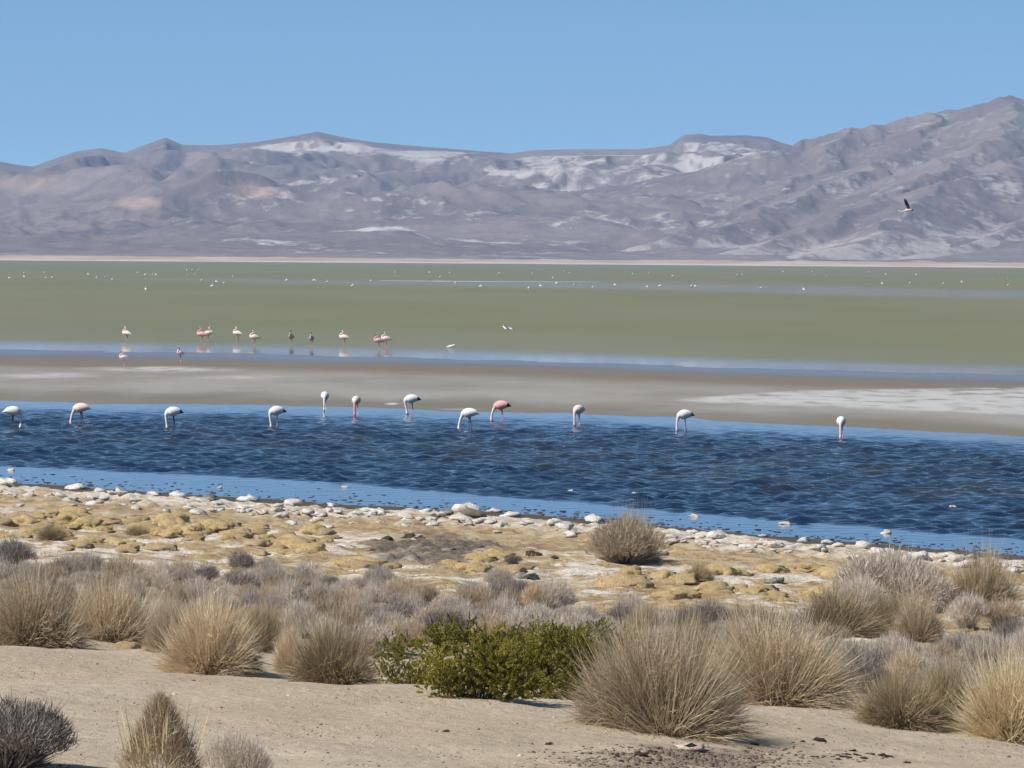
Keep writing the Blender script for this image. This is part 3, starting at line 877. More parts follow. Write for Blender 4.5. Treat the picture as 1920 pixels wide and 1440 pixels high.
# ------------------------------------------------------------------ green resin shrubs
def green_shrub(px, py, w, h, seed, nl, label, depth=1.0):
    global RNG
    RNG = np.random.default_rng(seed)
    nlob = 36
    lc = np.stack([RNG.uniform(-0.40, 0.40, nlob), RNG.uniform(-0.3, 0.3, nlob) * depth, RNG.uniform(0.06, 0.60, nlob)], 1)
    lc[:, 2] *= 1 - 0.9 * (lc[:, 0] / 0.62) ** 2
    lr = RNG.uniform(0.11, 0.185, nlob)
    lc[:9, 2] = 0.10; lc[:9, 0] = np.linspace(-0.36, 0.36, 9); lc[:9, 1] = RNG.uniform(-0.3, 0.05, 9)
    ns = nl // 48
    li = RNG.integers(0, nlob, ns)
    d = unit(RNG.normal(size=(ns, 3))); d[:, 2] = d[:, 2] * 0.85 + 0.12
    c = lc[li] + d * (lr[li] * RNG.uniform(0.45, 1.1, ns))[:, None]
    c[:, 2] = np.abs(c[:, 2] - 0.02) + 0.02
    sd = unit(d * 1.2 + np.array([0, 0, 0.6]) + RNG.normal(size=(ns, 3)) * 0.4)
    sl = RNG.uniform(0.04, 0.085, ns)
    n = ns * 48
    k_ = np.repeat(np.arange(ns), 48)
    f = RNG.random(n)
    base_ = c[k_] + sd[k_] * (sl[k_] * f)[:, None]
    ld = unit(sd[k_] * 0.8 + RNG.normal(size=(n, 3)) * 0.75)
    lobet = RNG.normal(0, 0.13, nlob); sprt = RNG.normal(0, 0.17, ns)
    tint = np.clip(0.45 + lobet[li][k_] + sprt[k_] + 0.12 * RNG.normal(size=n), 0, 1)
    wv_ = RNG.uniform(0.006, 0.011, n)
    leaves = ribbons(base_, ld, RNG.uniform(0.014, 0.026, n), wv_ * 1.25, 0.0, tint, 1)
    o = obj('green_shrub', None)
    tag(o, label, 'shrub', 'green shrubs in front of the scrub belt')
    obj('foliage', to_mesh('foliage', leaves, M_LEAF), o)
    nst = 70
    tip = lc[RNG.integers(0, nlob, nst)] + RNG.normal(size=(nst, 3)) * 0.06
    tip[:, 2] = np.abs(tip[:, 2])
    rt = np.zeros((nst, 3)); rt[:, :2] = tip[:, :2] * 0.55
    v = tip - rt
    obj('stems', to_mesh('stems', ribbons(rt, unit(v), np.linalg.norm(v, axis=1), np.full(nst, 0.012), 0.0, RNG.random(nst), 3, 0.1), M_STEM), o)
    put(o, px, py, w, h, 1.0, float(np.percentile(leaves[0][:, 2], 99.2)), rot=0.0)
    return o


green_shrub(770, 1282, 150, 95, 401, 34000, 'small green shrub at the left end of the green clump')
green_shrub(890, 1308, 215, 142, 402, 76000, 'largest bright green shrub in the middle of the green clump')
green_shrub(1040, 1305, 190, 135, 403, 70000, 'dense green shrub between the largest one and the big tussock')
green_shrub(1130, 1258, 165, 98, 404, 42000, 'green shrub at the back right, partly behind the big tussock')
green_shrub(965, 1255, 150, 88, 405, 34000, 'green shrub half hidden at the back of the green clump')

# ------------------------------------------------------------------ yellow cushion plants
kc = NT('cushion_moss')
vo = kc.n('TexVoronoi'); vo.inputs['Scale'].default_value = 26
oi = kc.n('ObjectInfo'); tc = kc.n('TexCoord'); kc.link(tc.outputs['Object'], vo.inputs['Vector'])
nn = kc.noise(5, 4, 0.6, tc.outputs['Object'])
colc = kc.mix(kc.ramp(nn, 0.35, 0.65), (0.63, 0.44, 0.19), (0.80, 0.61, 0.34))
colc = kc.mix(kc.ramp(oi.outputs['Random'], 0.5, 1.0, 0, 0.8), colc, (0.56, 0.41, 0.25))
colc = kc.mix(kc.ramp(kc.noise(3.1, 5, 0.7, tc.outputs['Object']), 0.55, 0.7, 0, 0.6), colc, (0.36, 0.25, 0.11))
kc.principled(colc, 0.95, 0.05, kc.bump(kc.math('ADD', vo.outputs['Distance'], nn), 0.8, 0.05))
M_CUSH = kc.m


def ico(n=2):
    import bmesh
    bm = bmesh.new(); bmesh.ops.create_icosphere(bm, subdivisions=n, radius=1.0)
    v = np.array([q.co[:] for q in bm.verts]); f = np.array([[q.index for q in p.verts] for p in bm.faces])
    bm.free()
    return v, f


IV, IF = ico(3)


def lump(seed, amp, fr, flat=1.0):
    v = IV.copy()
    n_ = fbm(v[:, 0] * fr + seed * 3.7, v[:, 1] * fr + v[:, 2] * fr * 0.8, 3, seed)
    n2 = fbm(v[:, 2] * fr + seed * 1.3, v[:, 0] * fr * 0.7 - v[:, 1] * fr, 3, seed + 50)
    v = v * (1 + amp * (n_ + n2))[:, None]
    v[:, 2] *= flat
    return v


CUSH = [mesh_from('cushion_plant', lump(i, 0.30, 2.0, 0.40), IF, [M_CUSH], None, True) for i in range(6)]
rc = random.Random(9)
clusters = [(30, 975, 60, 14, 6), (120, 975, 70, 14, 9), (210, 985, 60, 12, 8), (300, 985, 60, 12, 9), (330, 1000, 50, 10, 6), (430, 990, 60, 12, 8), (480, 1010, 70, 12, 8), (530, 1030, 60, 10, 6), (60, 1000, 60, 10, 4), (280, 1030, 50, 8, 4), (200, 1020, 80, 12, 4), (600, 1010, 50, 12, 4),
            (665, 1060, 24, 6, 4), (745, 1064, 12, 3, 1), (870, 1062, 30, 8, 5), (905, 1048, 26, 6, 4), (950, 1070, 26, 5, 3), (1185, 1095, 40, 8, 4), (1230, 1082, 60, 10, 7), (1295, 1110, 60, 10, 7), (1385, 1110, 50, 10, 5), (1370, 1072, 40, 5, 3), (1480, 1120, 60, 8, 7), (1550, 1088, 22, 16, 5), (1540, 1115, 30, 10, 4), (1435, 1068, 24, 4, 2),
            (1430, 1172, 30, 5, 2), (1800, 1188, 26, 5, 2), (1655, 1262, 40, 5, 2), (255, 1213, 30, 3, 2), (1740, 1062, 30, 4, 1), (1770, 1095, 24, 6, 3), (1500, 1065, 30, 4, 2)]
for (cx, cy, sx_, sy_, n_) in clusters:
    for i in range(int(n_ * 1.55)):
        px = cx + rc.uniform(-1, 1) * sx_; py = cy + rc.uniform(-1, 1) * sy_
        o = obj('cushion_plant', CUSH[rc.randrange(6)])
        tag(o, 'low mustard-yellow cushion plant on the turf between scrub and shore', 'cushion plant', 'yellow cushion plants on the turf')
        p, mpp = place(px, py)
        w = rc.uniform(26, 66) * mpp / 2 * (1.0 if py > 1030 else 0.9)
        o.location = (p.x, p.y, p.z - 0.01)
        o.scale = (w, w * rc.uniform(0.8, 1.5), w * rc.uniform(0.8, 1.5)); o.rotation_euler = (0, 0, rc.uniform(0, 6.28))

# ------------------------------------------------------------------ stones
def mat_stone(name, a_, b_):
    k = NT(name)
    tc_ = k.n('TexCoord'); n_ = k.noise(2.2, 5, 0.65, tc_.outputs['Object']); n2 = k.noise(9, 3, 0.6, tc_.outputs['Object'])
    k.principled(k.mix(k.ramp(n_, 0.35, 0.68), a_, b_), 0.93, 0.1, k.bump(k.math('ADD', n_, n2), 0.7, 0.06))
    return k.m


M_SALT = mat_stone('salt_crusted_stone', (0.60, 0.53, 0.45), (0.84, 0.80, 0.74))
M_GREYST = mat_stone('grey_green_stone', (0.17, 0.17, 0.14), (0.42, 0.40, 0.35))
M_CLOD = mat_stone('dark_clod', (0.045, 0.035, 0.03), (0.11, 0.088, 0.07))
M_PINKST = mat_stone('pink_slab', (0.70, 0.52, 0.41), (0.78, 0.63, 0.53))
IV, IF = ico(2)
STN = [lump(60 + i, 0.60, 1.25, 0.5) for i in range(8)]
STM = {}


def stone(px, py, w, mat, name, label, cat, group=None, flat=1.0, water_level=False):
    v = rc.randrange(8)
    if (v, mat.name) not in STM: STM[(v, mat.name)] = mesh_from(name, STN[v], IF, [mat], None, False)
    o = obj(name, STM[(v, mat.name)])
    tag(o, label, cat, group)
    if water_level:
        q = on_plane(px, py, 0.0); p = Vector(q); mpp = q[1] / F
    else:
        p, mpp = place(px, py)
    s = w * mpp / 2
    o.scale = (s, s * rc.uniform(0.7, 1.1), s * rc.uniform(0.75, 1.05) * flat)
    o.location = (p.x, p.y, p.z + s * 0.08 * flat)
    o.rotation_euler = (rc.uniform(-0.2, 0.2), rc.uniform(-0.2, 0.2), rc.uniform(0, 6.28))
    return o


ORD = 'first second third fourth fifth sixth seventh eighth ninth tenth eleventh twelfth thirteenth fourteenth fifteenth sixteenth seventeenth eighteenth nineteenth twentieth'.split()
big = sorted([(10, 910, 46), (145, 915, 44), (182, 918, 34), (205, 920, 28), (232, 920, 46), (330, 930, 44), (282, 927, 34), (378, 936, 40), (402, 940, 34), (472, 938, 46), (545, 940, 46), (516, 944, 30), (690, 940, 58), (735, 945, 34), (770, 948, 36), (628, 944, 24), (615, 954, 22), (800, 955, 42), (842, 952, 40), (880, 958, 60), (925, 962, 44), (958, 966, 40), (1038, 978, 40), (1118, 978, 46), (1340, 1000, 40), (1300, 998, 28), (1425, 1002, 20), (1432, 1010, 26), (1500, 1012, 28), (1556, 1020, 30), (1576, 1022, 28), (1612, 1024, 38), (1652, 1032, 40), (1672, 1030, 30), (1725, 1042, 46), (1762, 1045, 38), (1700, 1046, 34), (1812, 1056, 46), (1860, 1062, 42), (1905, 1065, 50)])
for bi, (px, py, w) in enumerate(big):
    blab = 'large white salt-crusted shore stone, ' + ORD[bi if bi < 20 else 39 - bi] + ' from the ' + ('left' if bi < 20 else 'right') + ' end of its row'
    stone(px + rc.uniform(-6, 6), py + rc.uniform(-3, 6), w * rc.uniform(0.6, 0.95), M_SALT, 'salt_stone', blab, 'stone', 'large white stones along the near shore')
for (px, py, w) in [(742, 948, 32), (838, 962, 26), (1142, 976, 24), (395, 938, 30), (1182, 992, 30), (955, 949, 24), (1452, 1092, 34), (985, 1085, 40), (1240, 1042, 24)]:
    stone(px, py, w, M_GREYST, 'grey_stone', 'grey-green stone among the white ones near the shore', 'stone', 'grey-green stones near the shore')
for i in range(190):
    px = rc.uniform(-150, 2070); py = line(NEAR_SHORE, px) + 10 + abs(rc.gauss(0, 13)) + (8 if px < 600 else 0)
    stone(px, py, rc.uniform(9, 28), M_SALT, 'salt_stone', 'small whitish stone strewn in the pale band along the near shore', 'stone', 'small white stones strewn along the near shore')
for (px, py, w) in [(647, 914, 13), (1070, 921, 12), (1302, 969, 20), (1472, 983, 18), (1662, 1000, 20), (1192, 926, 12), (412, 915, 12), (1788, 952, 14), (20, 882, 12)]:
    stone(px, py, w, M_SALT, 'water_stone', 'small pale stone poking out of the shallow near water', 'stone', 'pale stones standing in the shallows', 1.0, True)
for (px, py, w, lab) in [(1203, 1418, 26, 'round black clod at the bottom edge right of centre'), (1223, 1410, 16, 'small black clod beside the round black clod'), (836, 1372, 15, 'black pebble alone on sand below the green shrub'), (1028, 1396, 13, 'tiny black pebble on sand left of the dark gravel patch'), (1413, 1396, 16, 'black clod above the right part of the gravel patch'), (1535, 1389, 24, 'brown clod on sand below the wide sprawling tussock'), (1700, 1431, 16, 'black clod at the bottom edge right of the dark dung heap'), (1505, 1391, 10, 'tiny clod just left of the brown clod'), (1450, 1106, 22, 'dark clod on white salt crust')]:
    stone(px, py, w, M_CLOD, 'soil_clod', lab, 'clod')
for i in range(34):
    px, py = [(rc.gauss(1640, 30), rc.gauss(1417, 5)), (rc.gauss(1590, 40), rc.gauss(1419, 4)), (rc.uniform(1100, 1440), rc.gauss(1418, 10))][i % 3]
    stone(px, min(py, 1438), rc.uniform(6, 15), M_CLOD, 'dung_clod', 'small black dung lump scattered over the sand at the bottom right', 'clod', 'black lumps on the bottom right sand', 0.8)
for (px, py, w) in [(725, 1012, 26), (785, 1010, 22), (770, 1008, 30), (870, 1018, 24), (905, 1018, 20), (900, 1030, 22), (840, 1032, 20), (765, 1038, 30), (700, 1035, 22), (800, 1042, 26), (1000, 1040, 26), (1040, 1046, 18)]:
    stone(px, py, w, M_CLOD if w % 4 else M_GREYST, 'soil_clod', 'dark earth clod on the brown eroded patch before the water', 'clod', 'clods on the brown eroded patch', 0.8)
MV, MF = ico(1)
RNG = np.random.default_rng(88)
nm = 900
mpx = RNG.uniform(-300, 2250, nm); lo = line(CALM_NEAR, mpx) + 9; hi = line(NEAR_SHORE, mpx) + 3
mpy = lo + (hi - lo) * RNG.random(nm) ** 0.4
mp = on_plane(mpx, mpy, 0.0)
ms = RNG.uniform(0.012, 0.04, nm)
V = MV[None] * np.stack([ms * RNG.uniform(1, 2.6, nm), ms * RNG.uniform(0.8, 2.0, nm), ms * 0.45], -1)[:, None, :] * RNG.uniform(0.75, 1.25, (nm, len(MV), 1)) + mp[:, None, :]
ml = obj('mud_lumps', mesh_from('mud_lumps', V.reshape(-1, 3), (MF[None] + (np.arange(nm) * len(MV))[:, None, None]).reshape(-1, 3), [M_CLOD]))
tag(ml, 'small dark mud lumps breaking the shallow water along the near shore', 'mud', kind='stuff')
stone(1290, 1403, 60, M_PINKST, 'flat_stone', 'flat pinkish stone at the foot of the largest tussock', 'stone', None, 0.6)

# fine dry turf and litter that nobody could count
RNG = np.random.default_rng(77)
nt = 42000
px = RNG.uniform(-250, 2200, nt)
lo = line(NEAR_SHORE, px) + 26; hi = line(TOP, px) + 40
py = lo + (hi - lo) * RNG.random(nt)
pp = on_plane(px, py, 0.5)
for _ in range(4):
    zt_ = ground_z(pp[:, 0], pp[:, 1]); d_ = ray_np(px, py); tt = (zt_ - CAMZ) / d_[:, 2]
    pp = np.stack([d_[:, 0] * tt, d_[:, 1] * tt, zt_], -1)
keep = fbm(pp[:, 0] / 1.6, pp[:, 1] / 3.2, 4, 111) > 0.06
pp = pp[keep]; n_ = len(pp)
V, Fc, T = ribbons(pp * 0, unit(np.stack([RNG.normal(0, .5, n_), RNG.normal(0, .5, n_), np.full(n_, 0.9)], 1)), RNG.uniform(0.03, 0.085, n_), np.full(n_, 0.012), 0.1, RNG.random(n_), 2, 0.1)
V = V.reshape(n_, -1, 3) + pp[:, None, :]
M_TURF = mat_blade('dry_turf', (0.33, 0.20, 0.085), (0.43, 0.29, 0.13), (0.52, 0.40, 0.22))
tf = obj('dry_turf', mesh_from('dry_turf', V.reshape(-1, 3), Fc, [M_TURF], {'tint': T}))
tag(tf, 'short orange-tan dry turf between the scrub belt and the shore', 'grass', kind='stuff')

nt = 5200
px = RNG.uniform(-250, 2200, nt); py = RNG.uniform(1190, 1455, nt)
py = np.maximum(py, line(BOT, px) - 20)
pp = on_plane(px, py, 1.8)
for _ in range(6):
    zt_ = ground_z(pp[:, 0], pp[:, 1]); d_ = ray_np(px, py); tt = (zt_ - CAMZ) / d_[:, 2]
    pp = np.stack([d_[:, 0] * tt, d_[:, 1] * tt, zt_], -1)
nd = 1100
pxd = RNG.normal(1290, 130, nd); pyd = np.minimum(RNG.normal(1422, 11, nd), 1452)
px[:nd] = pxd; py[:nd] = pyd
for _ in range(12):
    zt_ = ground_z(pp[:, 0], pp[:, 1]); d_ = ray_np(px, py); tt = (zt_ - CAMZ) / d_[:, 2]
    pp = np.stack([d_[:, 0] * tt, d_[:, 1] * tt, zt_], -1)
OV, OF = ico(1)
sc = RNG.uniform(0.004, 0.012, nt) * (1 + 1.2 * (RNG.random(nt) > 0.96))
sc[:nd] *= 1.5
V = (OV[None] * np.array([1, 1, 0.6]) * sc[:, None, None] * RNG.uniform(0.7, 1.3, (nt, len(OV), 1)) + pp[:, None, :])
Fg = (OF[None] + (np.arange(nt) * len(OV))[:, None, None]).reshape(-1, 3)
M_GRIT = mat_blade('grit', (0.10, 0.075, 0.055), (0.30, 0.23, 0.17), (0.50, 0.42, 0.33), 0.0)
gr = obj('grit', mesh_from('grit', V.reshape(-1, 3), Fg, [M_GRIT], {'tint': np.repeat(np.where(np.arange(nt) < nd, 0.25, 1.0) * RNG.random(nt), len(OV))}))
tag(gr, 'fine grit and crumbs of soil on the bare sand', 'gravel', kind='stuff')

# ------------------------------------------------------------------ flamingos
def flat_mat(name, col, rough=0.8):
    k = NT(name)
    tc_ = k.n('TexCoord'); n_ = k.noise(14, 3, 0.6, tc_.outputs['Object'])
    k.principled(k.mix(k.ramp(n_, 0.3, 0.7, 0, 0.35), col, tuple(c * 0.75 for c in col)), rough, 0.15)
    return k.m


M_WHITE = flat_mat('white_plumage', (0.80, 0.75, 0.71)); M_PINKW = flat_mat('pale_pink_plumage', (0.82, 0.62, 0.56)); M_PINK = flat_mat('pink_plumage', (0.78, 0.40, 0.36))
M_DULL = flat_mat('dull_young_plumage', (0.42, 0.34, 0.28)); M_BLACK = flat_mat('black_feathers', (0.018, 0.015, 0.018)); M_LEG = flat_mat('pinkish_legs', (0.50, 0.33, 0.30)); M_DLEG = flat_mat('dark_legs', (0.09, 0.07, 0.07)); M_BILL = flat_mat('dark_bill', (0.05, 0.04, 0.035))
M_ROSE = flat_mat('rose_wing_lining', (0.40, 0.09, 0.08))


def catmull(P, n):
    P = np.asarray(P, float)
    t_ = np.linspace(0, len(P) - 1, n)
    i = np.clip(np.floor(t_).astype(int), 0, len(P) - 2); f = (t_ - i)[:, None]
    p0 = P[np.clip(i - 1, 0, None)]; p1 = P[i]; p2 = P[i + 1]; p3 = P[np.clip(i + 2, None, len(P) - 1)]
    return 0.5 * (2 * p1 + (p2 - p0) * f + (2 * p0 - 5 * p1 + 4 * p2 - p3) * f * f + (3 * p1 - p0 - 3 * p2 + p3) * f ** 3)


def tube(P, n, seg=12, planar=True):
    """P rows: x, y, z, half-width (sideways), half-height"""
    R = catmull(P, n)
    c = R[:, :3]; tg = np.gradient(c, axis=0); tg = tg / (np.linalg.norm(tg, axis=1)[:, None] + 1e-9)
    side = np.cross(tg, np.array([0, 1.0, 0])); side = side / (np.linalg.norm(side, axis=1)[:, None] + 1e-9)
    lat = np.cross(side, tg)
    an = np.arange(seg) / seg * 2 * np.pi
    V = c[:, None] + lat[:, None] * (np.cos(an)[None, :, None] * R[:, 3][:, None, None]) + side[:, None] * (np.sin(an)[None, :, None] * R[:, 4][:, None, None])
    V = V.reshape(-1, 3)
    i = np.arange(n - 1)[:, None] * seg; j = np.arange(seg)[None, :]; j2 = (j + 1) % seg
    Fq = np.stack([i + j, i + j2, i + seg + j2, i + seg + j], -1).reshape(-1, 4)
    V = np.concatenate([V, c[:1], c[-1:]])
    a0 = len(V) - 2; a1 = len(V) - 1
    k_ = np.arange(seg); k2 = (k_ + 1) % seg
    T = np.concatenate([np.stack([np.full(seg, a0), k2, k_], 1), np.stack([np.full(seg, a1), (n - 1) * seg + k_, (n - 1) * seg + k2], 1)])
    return V, Fq, T, n


def flamingo_mesh(pose, plum, neckm, tail, legm, reach=0.1, bend=0.0):
    """faces +x, feet at the origin; the body, neck and head are one loft"""
    if pose == 'feed':
        P = [(-0.36, 0, 0.78, .012, .010), (-0.29, 0, 0.80, .060, .040), (-0.17, 0, 0.83, .125, .115), (-0.02, 0, 0.83, .155, .158), (0.12, 0, 0.805, .145, .155), (0.20, 0, 0.775, .098, .110), (0.245, 0, 0.715, .060, .064),
             (0.265 + bend * .3, 0, 0.63, .043, .044), (0.27 + bend * .6, 0, 0.51, .037, .037), (0.265 + bend * .9, 0, 0.40, .035, .035), (0.26 + bend, 0, 0.315, .042, .046), (0.24 + bend, 0, 0.265, .036, .042), (0.205 + bend, 0, 0.235, .018, .022), (0.17 + bend, 0, 0.235, .004, .006)]
        nneck, nbill = 5.6, 11.1
    elif pose == 'rest':
        P = [(-0.34, 0, 0.66, .012, .010), (-0.27, 0, 0.69, .060, .045), (-0.15, 0, 0.73, .110, .100), (0.0, 0, 0.755, .135, .130), (0.13, 0, 0.76, .115, .115), (0.20, 0, 0.79, .065, .075), (0.215, 0, 0.86, .036, .038),
             (0.16, 0, 0.925, .031, .031), (0.09, 0, 0.955, .029, .029), (0.05, 0, 1.0, .028, .028), (0.07, 0, 1.05, .032, .034), (0.12, 0, 1.06, .028, .030), (0.155, 0, 1.03, .014, .018), (0.165, 0, 0.99, .004, .006)]
        nneck, nbill = 5.6, 11.1
    else:   # flying
        P = [(-0.30, 0, -0.03, .012, .010), (-0.24, 0, -0.02, .055, .035), (-0.14, 0, 0.0, .095, .080), (-0.02, 0, 0.012, .110, .098), (0.10, 0, 0.01, .095, .085), (0.18, 0, 0.0, .060, .058), (0.25, 0, -0.02, .036, .038),
             (0.34, 0, -0.055, .030, .030), (0.44, 0, -0.07, .027, .027), (0.54, 0, -0.06, .026, .026), (0.62, 0, -0.035, .033, .036), (0.665, 0, -0.03, .026, .030), (0.70, 0, -0.05, .014, .018), (0.715, 0, -0.085, .004, .006)]
        nneck, nbill = 5.6, 11.1
    n = 52
    V, Fq, T, _ = tube(P, n)
    row = np.repeat(np.arange(n - 1), 12) / (n - 1) * (len(P) - 1)
    ang = np.tile(np.arange(12), n - 1)
    mi = np.where(row < nneck, 0, np.where(row < nbill, 1, 4))
    blk = (row < 1.35) | ((row < 2.2) & np.isin(ang, [0, 1, 5, 6, 11, 10, 7, 8, 9]) & (row < 1.6))
    mi = np.where(blk & (mi == 0) & tail, 2, mi)
    mt = np.concatenate([np.full(12, 2 if tail else 0), np.full(12, 4)])
    vs, qs, ts, mq, mtt = [V], [Fq], [T], [mi], [mt]
    off = len(V)
    if pose == 'fly':
        legs = [[(-0.20, s * .03, -0.05, .014, .014), (-0.40, s * .03, -0.03, .011, .011), (-0.42, s * .03, -0.03, .015, .015), (-0.60, s * .03, -0.04, .009, .009), (-0.70, s * .035, -0.06, .016, .006)] for s in (-1, 1)]
    else:
        hb = 0.72 if pose == 'feed' else 0.65
        legs = [[(-0.01, s * .045, hb + .04, .032, .034), (-0.005 + s * .02, s * .045, hb - .10, .018, .020), (-0.03 + s * .03, s * .045, 0.38, .010, .011), (-0.035 + s * .035, s * .045, 0.35, .015, .015), (-0.01 + s * .04, s * .045, 0.18, .009, .009), (0.01 + s * .05, s * .045, 0.02, .010, .010), (0.07 + s * .05, s * .045, 0.004, .030, .006)] for s in (-1, 1)]
    for L in legs:
        # catmull along near-vertical spine is fine: the frame uses the y axis
        v, q, t3, nn_ = tube(L, 16, 8)
        vs.append(v); qs.append(q + off); ts.append(t3 + off); mq.append(np.full(len(q), 3)); mtt.append(np.full(len(t3), 3)); off += len(v)
    me = mesh_from('flamingo', np.concatenate(vs), [np.concatenate(qs), np.concatenate(ts)], [plum, neckm, M_BLACK, legm, M_BILL], None, True, np.concatenate(mq + mtt))
    return me


WATER_DEPTH = 0.24
# pixel of the feet at the water line, facing angle (degrees, 180 = to the left of the picture), looks
NEARF = [
    (24, 803, 12, M_WHITE, M_WHITE, False, M_DLEG, 0.0, 'white flamingo at the left edge with its tail to the left'),
    (152, 796, 178, M_PINKW, M_PINKW, False, M_DLEG, 0.10, 'pale pink flamingo feeding with neck slanted left, second from the left edge'),
    (325, 804, 196, M_WHITE, M_WHITE, True, M_DLEG, -0.04, 'white flamingo with straight lowered neck, third from the left edge'),
    (519, 802, 205, M_WHITE, M_WHITE, True, M_LEG, -0.05, 'white flamingo with upturned black tail, fourth from the left edge'),
    (609, 771, 268, M_WHITE, M_WHITE, False, M_WHITE, 0.0, 'all-white flamingo facing the camera by the mudflat edge'),
    (668, 780, 258, M_PINKW, M_PINK, False, M_PINK, 0.0, 'pink-legged flamingo facing the camera beside the all-white one'),
    (772, 777, 190, M_WHITE, M_WHITE, True, M_LEG, -0.08, 'white flamingo with black tail tip by the mudflat edge'),
    (880, 806, 176, M_WHITE, M_WHITE, False, M_DLEG, 0.10, 'white flamingo with pointed pale tail, left of the pink black-tailed one'),
    (940, 790, 178, M_PINK, M_PINKW, True, M_LEG, 0.10, 'deep pink flamingo with black tail at the mudflat edge'),
    (1085, 799, 235, M_PINKW, M_PINKW, True, M_LEG, 0.0, 'pinkish flamingo turned toward the camera right of the deep pink one'),
    (1284, 809, 200, M_WHITE, M_PINKW, True, M_LEG, 0.03, 'white flamingo with pinkish neck, second from the right in the near row'),
    (1577, 823, 262, M_WHITE, M_PINKW, False, M_LEG, 0.0, 'rightmost flamingo of the near row facing the camera'),
    (-22, 797, 180, M_PINKW, M_PINKW, True, M_DLEG, 0.0, 'flamingo almost wholly cut off by the left edge'),
]
for (px, py, ang, pl_, nk, tl, lg, bd, lab) in NEARF:
    o = obj('flamingo', flamingo_mesh('feed', pl_, nk, tl, lg, 0, bd))
    q = on_plane(px, py, 0.0)
    o.location = (q[0], q[1], -WATER_DEPTH)
    o.rotation_euler = (0, 0, math.radians(ang))
    tag(o, lab, 'flamingo', 'flamingos feeding in the near channel')

MIDF = [
    (237, 640, 150, M_PINKW, 'pink flamingo alone at the left of the middle group in green water'),
    (378, 642, 170, M_PINK, 'left bird of the left pair of pink flamingos in green water'),
    (390, 640, 10, M_PINKW, 'right bird of the left pair of pink flamingos in green water'),
    (445, 640, 160, M_PINKW, 'pale flamingo with raised head just right of the left pair'),
    (477, 648, 190, M_PINKW, 'pink flamingo fifth from the left in the middle group'),
    (546, 647, 250, M_DULL, 'dull young flamingo left of the other brownish one'),
    (584, 651, 260, M_DULL, 'dull brownish flamingo in the middle of the middle group'),
    (645, 648, 170, M_PINKW, 'pale pink flamingo left of the right pair in green water'),
    (710, 655, 200, M_PINK, 'left bird of the right pair of pink flamingos'),
    (724, 651, 190, M_PINKW, 'right bird of the right pair of pink flamingos'),
]
MM = {}
for (px, py, ang, pl_, lab) in MIDF:
    if pl_.name not in MM: MM[pl_.name] = flamingo_mesh('rest', pl_, pl_, pl_ is M_DULL, M_LEG)
    o = obj('flamingo', MM[pl_.name])
    q = on_plane(px, py, 0.0)
    o.location = (q[0], q[1], -0.36); o.rotation_euler = (0, 0, math.radians(ang)); o.scale = (1.22,) * 3
    tag(o, lab, 'flamingo', 'flamingos in the green water beyond the mudflat')
def mud_point(px, py):
    for z in np.linspace(0.02, 0.3, 60):
        pass
    return on_plane(px, py, 0.1)
for (px, py, ang, lab) in [(232, 692, 200, 'pink flamingo standing on the mudflat by white salt streaks, the left one'), (338, 683, 230, 'pink flamingo standing on the mudflat by white salt streaks, the right one')]:
    o = obj('flamingo', MM[M_PINKW.name]); q = mud_point(px, py)
    o.location = (q[0], q[1], q[2] - 0.1); o.rotation_euler = (0, 0, math.radians(ang)); o.scale = (0.92,) * 3
    tag(o, lab, 'flamingo', 'flamingos on the mudflat')

# distant birds on the far water
FARB = [(18, 523), (45, 512), (45, 520), (83, 512), (86, 523), (98, 522), (165, 515), (181, 522), (198, 521), (211, 526), (258, 512), (272, 516), (287, 515), (292, 516), (273, 545), (350, 507), (360, 506), (372, 506), (352, 517), (366, 515), (378, 527), (397, 539), (406, 530), (420, 533), (436, 520), (537, 527), (588, 527), (593, 528), (614, 530), (661, 538), (696, 528), (741, 511), (805, 511), (814, 511), (843, 512), (825, 520), (854, 533), (901, 539), (936, 512), (991, 543), (998, 513), (1013, 538), (1037, 522), (1043, 533), (1058, 508), (1068, 512), (1077, 536), (1112, 541), (1153, 536), (1186, 514), (1213, 540), (1237, 538), (1216, 512), (1261, 518), (1297, 538), (1304, 539), (1382, 516), (1392, 515), (1427, 542), (1468, 509), (1523, 509), (1507, 545), (1528, 517), (1550, 518), (1654, 533), (1629, 510), (1660, 514), (1706, 532), (1718, 515), (1769, 533), (1803, 530), (1874, 514), (1890, 522), (1890, 536)]
far_me = flamingo_mesh('rest', M_WHITE, M_WHITE, False, M_LEG)
for (px, py) in FARB:
    o = obj('flamingo', far_me)
    py = max(py, line(FAR_SHORE, px) + 9)
    q = on_plane(px, py + 2.5, 0.0)
    o.location = (q[0], q[1], -0.3); o.rotation_euler = (0, 0, rc.uniform(0, 6.28))
    tag(o, 'tiny white dot of a distant flamingo on the far green water', 'flamingo', 'distant flamingos on the far green water')

